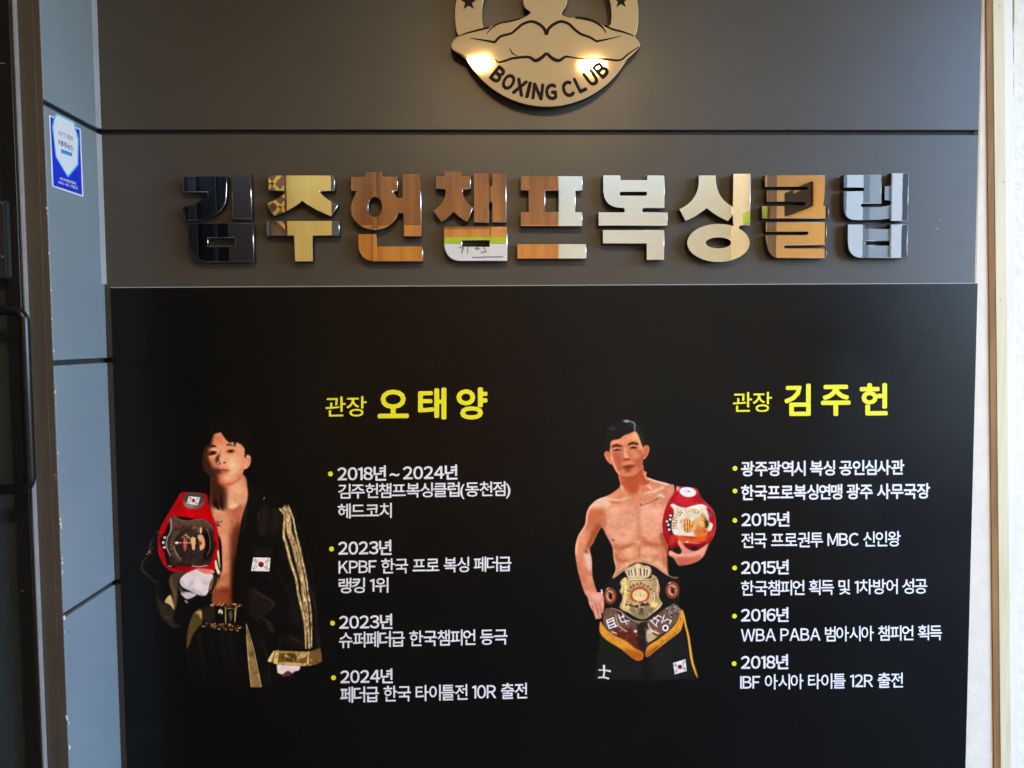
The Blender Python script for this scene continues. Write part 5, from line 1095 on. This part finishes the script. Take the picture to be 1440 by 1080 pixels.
for k, (x0, x1, m) in enumerate(bands):
    yy = YW-.01*(k % 3)
    zj = mz(640, 322)+.03*(k % 2) if m in ('wood', 'wood2') else 3.6
    box('wall_panel', (mx(x0)+.001, yy-.08, 0), (mx(x1)-.001, yy, zj), O['wood'] if m == 'wood2' else O[m], ow, bev=.002)
    if zj < 3.6: box('wall_panel', (mx(x0)+.001, yy-.083, zj+.001), (mx(x1)-.001, yy-.003, 3.6), O['wood2'], ow, bev=.002)
sd_ = thing('tan_side_wall', 'tan side wall with brown trim beside the daylight opening, mirrored in the eighth letter', 'wall', (XSW+.05, -3, 0))
def my(px): return mirror_x(px, 300, YF, XSW).y
yE = my(1166)
for k, (x0, x1, m) in enumerate([(1020, 1078, 'tan'), (1078, 1092, 'brown'), (1092, 1160, 'tan'), (1160, 1166, 'dgrey')]):
    ya = max(my(x0), YW+.001); yb = my(x1)
    box('wall_panel', (XSW+.004*(k % 2), ya+.001, 0), (XSW+.1, yb-.001, 3.6), O[m], sd_, bev=.002)
YG = -6.5
gw = thing('grey_shopfront', 'pale grey shopfront with dark and green-grey bays outside, mirrored in the last letter', 'building', (4, YG, 0))
def gx(px): return mirror_y(px, 300, YF, YG).x
for k, (x0, x1, m) in enumerate([(1166, 1214, 'grey'), (1214, 1224, 'dgrey'), (1224, 1254, 'ggrey'), (1254, 1269, 'grey'), (1269, 1278, 'dark'), (1278, 1400, 'grey')]):
    box('bay', (gx(x0)+.002, YG-.3, 0), (gx(x1)-.002, YG-.02*(k % 3), 5.0), O[m], gw, bev=.003)
lw = thing('lattice_window', 'lattice window, amber glow put in its slat colour, mirrored in the second letter', 'screen', (mx(390), YW+.03, 1.9))
x0, x1, z0, z1 = mx(380), mx(401), mz(390, 312), mz(390, 246)  # orange slats carry the amber glow of a window in their colour
for k in range(7):
    zz_ = z0+(z1-z0)*k/6; hexa('slat', [(x0, YW+.03, zz_), (x1, YW+.03, zz_+.12*(-1)**k), (x1, YW+.03, zz_+.12*(-1)**k+.035), (x0, YW+.03, zz_+.035)], [(x0, YW+.012, zz_), (x1, YW+.012, zz_+.12*(-1)**k), (x1, YW+.012, zz_+.12*(-1)**k+.035), (x0, YW+.012, zz_+.035)], mat('amber_glow_slat', (.85, .45, .05), .4), lw)
nb = thing('paper_notice', 'white paper notice with lime heading on the timber wall, mirrored in the fourth letter', 'notice', (mx(670), YW+.01, mz(670, 380)))
box('sheet', (mx(612), YW+.004, mz(670, 400)), (mx(722), YW+.008, mz(670, 343)), O['paper'], nb, bev=0); box('heading', (mx(612), YW+.004, mz(670, 342.8)), (mx(722), YW+.0085, mz(670, 334)), O['green'], nb, bev=0)
for P in ([(645, 348, 652, 349), (652, 348, 649, 356), (658, 347, 657, 356), (668, 350, 675, 350), (672, 347, 670, 351), (680, 347, 683, 354), (676, 355, 684, 354), (664, 362, 708, 361)]):
    a, b = mirror_y(P[0], P[1], YF, YW+.0095), mirror_y(P[2], P[3], YF, YW+.0095); n = (b-a).normalized(); n = Vector((-n.z, 0, n.x))*.005
    flat('pencil_stroke', [a-n, b-n, b+n, a+n], O['ink'], nb)
pc = thing('dark_picture', 'dark picture board on the tan side wall, mirrored in the eighth letter', 'picture', (XSW-.01, my(1120), 2.0))
Pq = [mirror_x(x, y, YF, XSW-.016) for x, y in ((1103, 272), (1140, 255), (1140, 289), (1103, 304))]; hexa('picture_board', Pq, [p+Vector((.014, 0, 0)) for p in Pq], O['dbrown'], pc)
for i in range(4): a = mirror_x(1116+i*2.4, 272-i, YF, XSW-.018); flat('picture_mark', [a, a+Vector((0, .02, 0)), a+Vector((0, .02, .06)), a+Vector((0, 0, .06))], O['yellow'], pc)
for pa, pb, qa, qb, lb_ in ((1045, 1057, 317, 295, 'lime green card near the corner of the tan side wall, mirrored in the seventh letter'), (1068, 1080, 308, 290, 'lime green card against the brown trim, mirrored in the eighth letter')):
    A1, A2 = mirror_x(pa, qa, YF, XSW-.004), mirror_x(pb, qb, YF, XSW-.004)
    gc = thing('lime_card', lb_, 'card', A1, 'lime green cards on the tan wall')
    box('card', (XSW-.006, A1.y, A1.z), (XSW-.002, A2.y, A2.z), O['green'], gc, bev=0)

# left end and upper storeys of the building
bl = thing('entrance_building', 'grey building beside the entrance, its unseen upper storeys raised to block the sun', 'building', (0, 1, 0))
box('left_wall', (XD-.2, YW, 0), (XD, .25, 2.95), O['dbrown'], bl, bev=0)
box('side_light_wall', (XD, YD+.01, 0), (X0-.002, YD+.06, 2.95), M['black_frame'], bl, bev=0)
box('inner_wall', (XD, YD+.5, 0), (XL-.32, YD+.55, 2.95), M['joint'], bl, bev=0)
box('upper_wall', (XD-7, -.02, 3.16), (1.95, .25, 17.0), M['facade'], bl, bev=0)  # unseen; made tall and wide to keep the sun off the passage
op = thing('opposite_building', 'pale building across the passage behind the viewer', 'building', (1, YW-.2, 0))
box('upper_wall', (XD-.2, YW-.3, 3.62), (XSW+.1, YW-.12, 4.0), M['far_wall'], op, bev=0)
box('lower_wall', (XD-.2, YW-.3, 0), (XSW+.1, YW-.12, 3.61), M['far_wall'], op, bev=0)

# two lit downlights in the ceiling, mirrored in the emblem
def lamp(px, py, lab):
    L = (2.95-.012-CAM.z)/(ray(px, py).z)*1.0; d = ray(px, py); p = CAM+d*((2.94-CAM.z)/d.z)      # mirrored path length
    y = 2*YB-p.y; c = Vector((p.x, y, 2.95))
    t = thing('ceiling_lamp', lab, 'lamp', c, 'warm ceiling lamps above the viewer')
    bm = bmesh.new(); bmesh.ops.create_cone(bm, cap_ends=True, segments=32, radius1=.085, radius2=.075, depth=.012, matrix=Matrix.Translation(c-Vector((0, 0, .0065))))
    me = bpy.data.meshes.new('trim'); bm.to_mesh(me); bm.free(); link('trim', me, M['lamp_trim'], t)
    bm = bmesh.new(); bmesh.ops.create_cone(bm, cap_ends=True, segments=32, radius1=.06, radius2=.06, depth=.006, matrix=Matrix.Translation(c-Vector((0, 0, .0165))))
    me = bpy.data.meshes.new('diffuser'); bm.to_mesh(me); bm.free(); link('diffuser', me, M['lamp_glow'], t)
    ld = bpy.data.lights.new('lamp_light', 'AREA'); ld.shape = 'DISK'; ld.size = .11; ld.energy = LAMP_W; ld.color = (1, .66, .32)
    lo_ = bpy.data.objects.new('lamp_light', ld); COL.objects.link(lo_); lo_.location = c-Vector((0, 0, .024))
    print('LAMP', c)
lamp(673, 86, 'warm lit ceiling lamp mirrored at the left of the emblem')
lamp(833, 90, 'warm lit ceiling lamp mirrored at the right of the emblem')
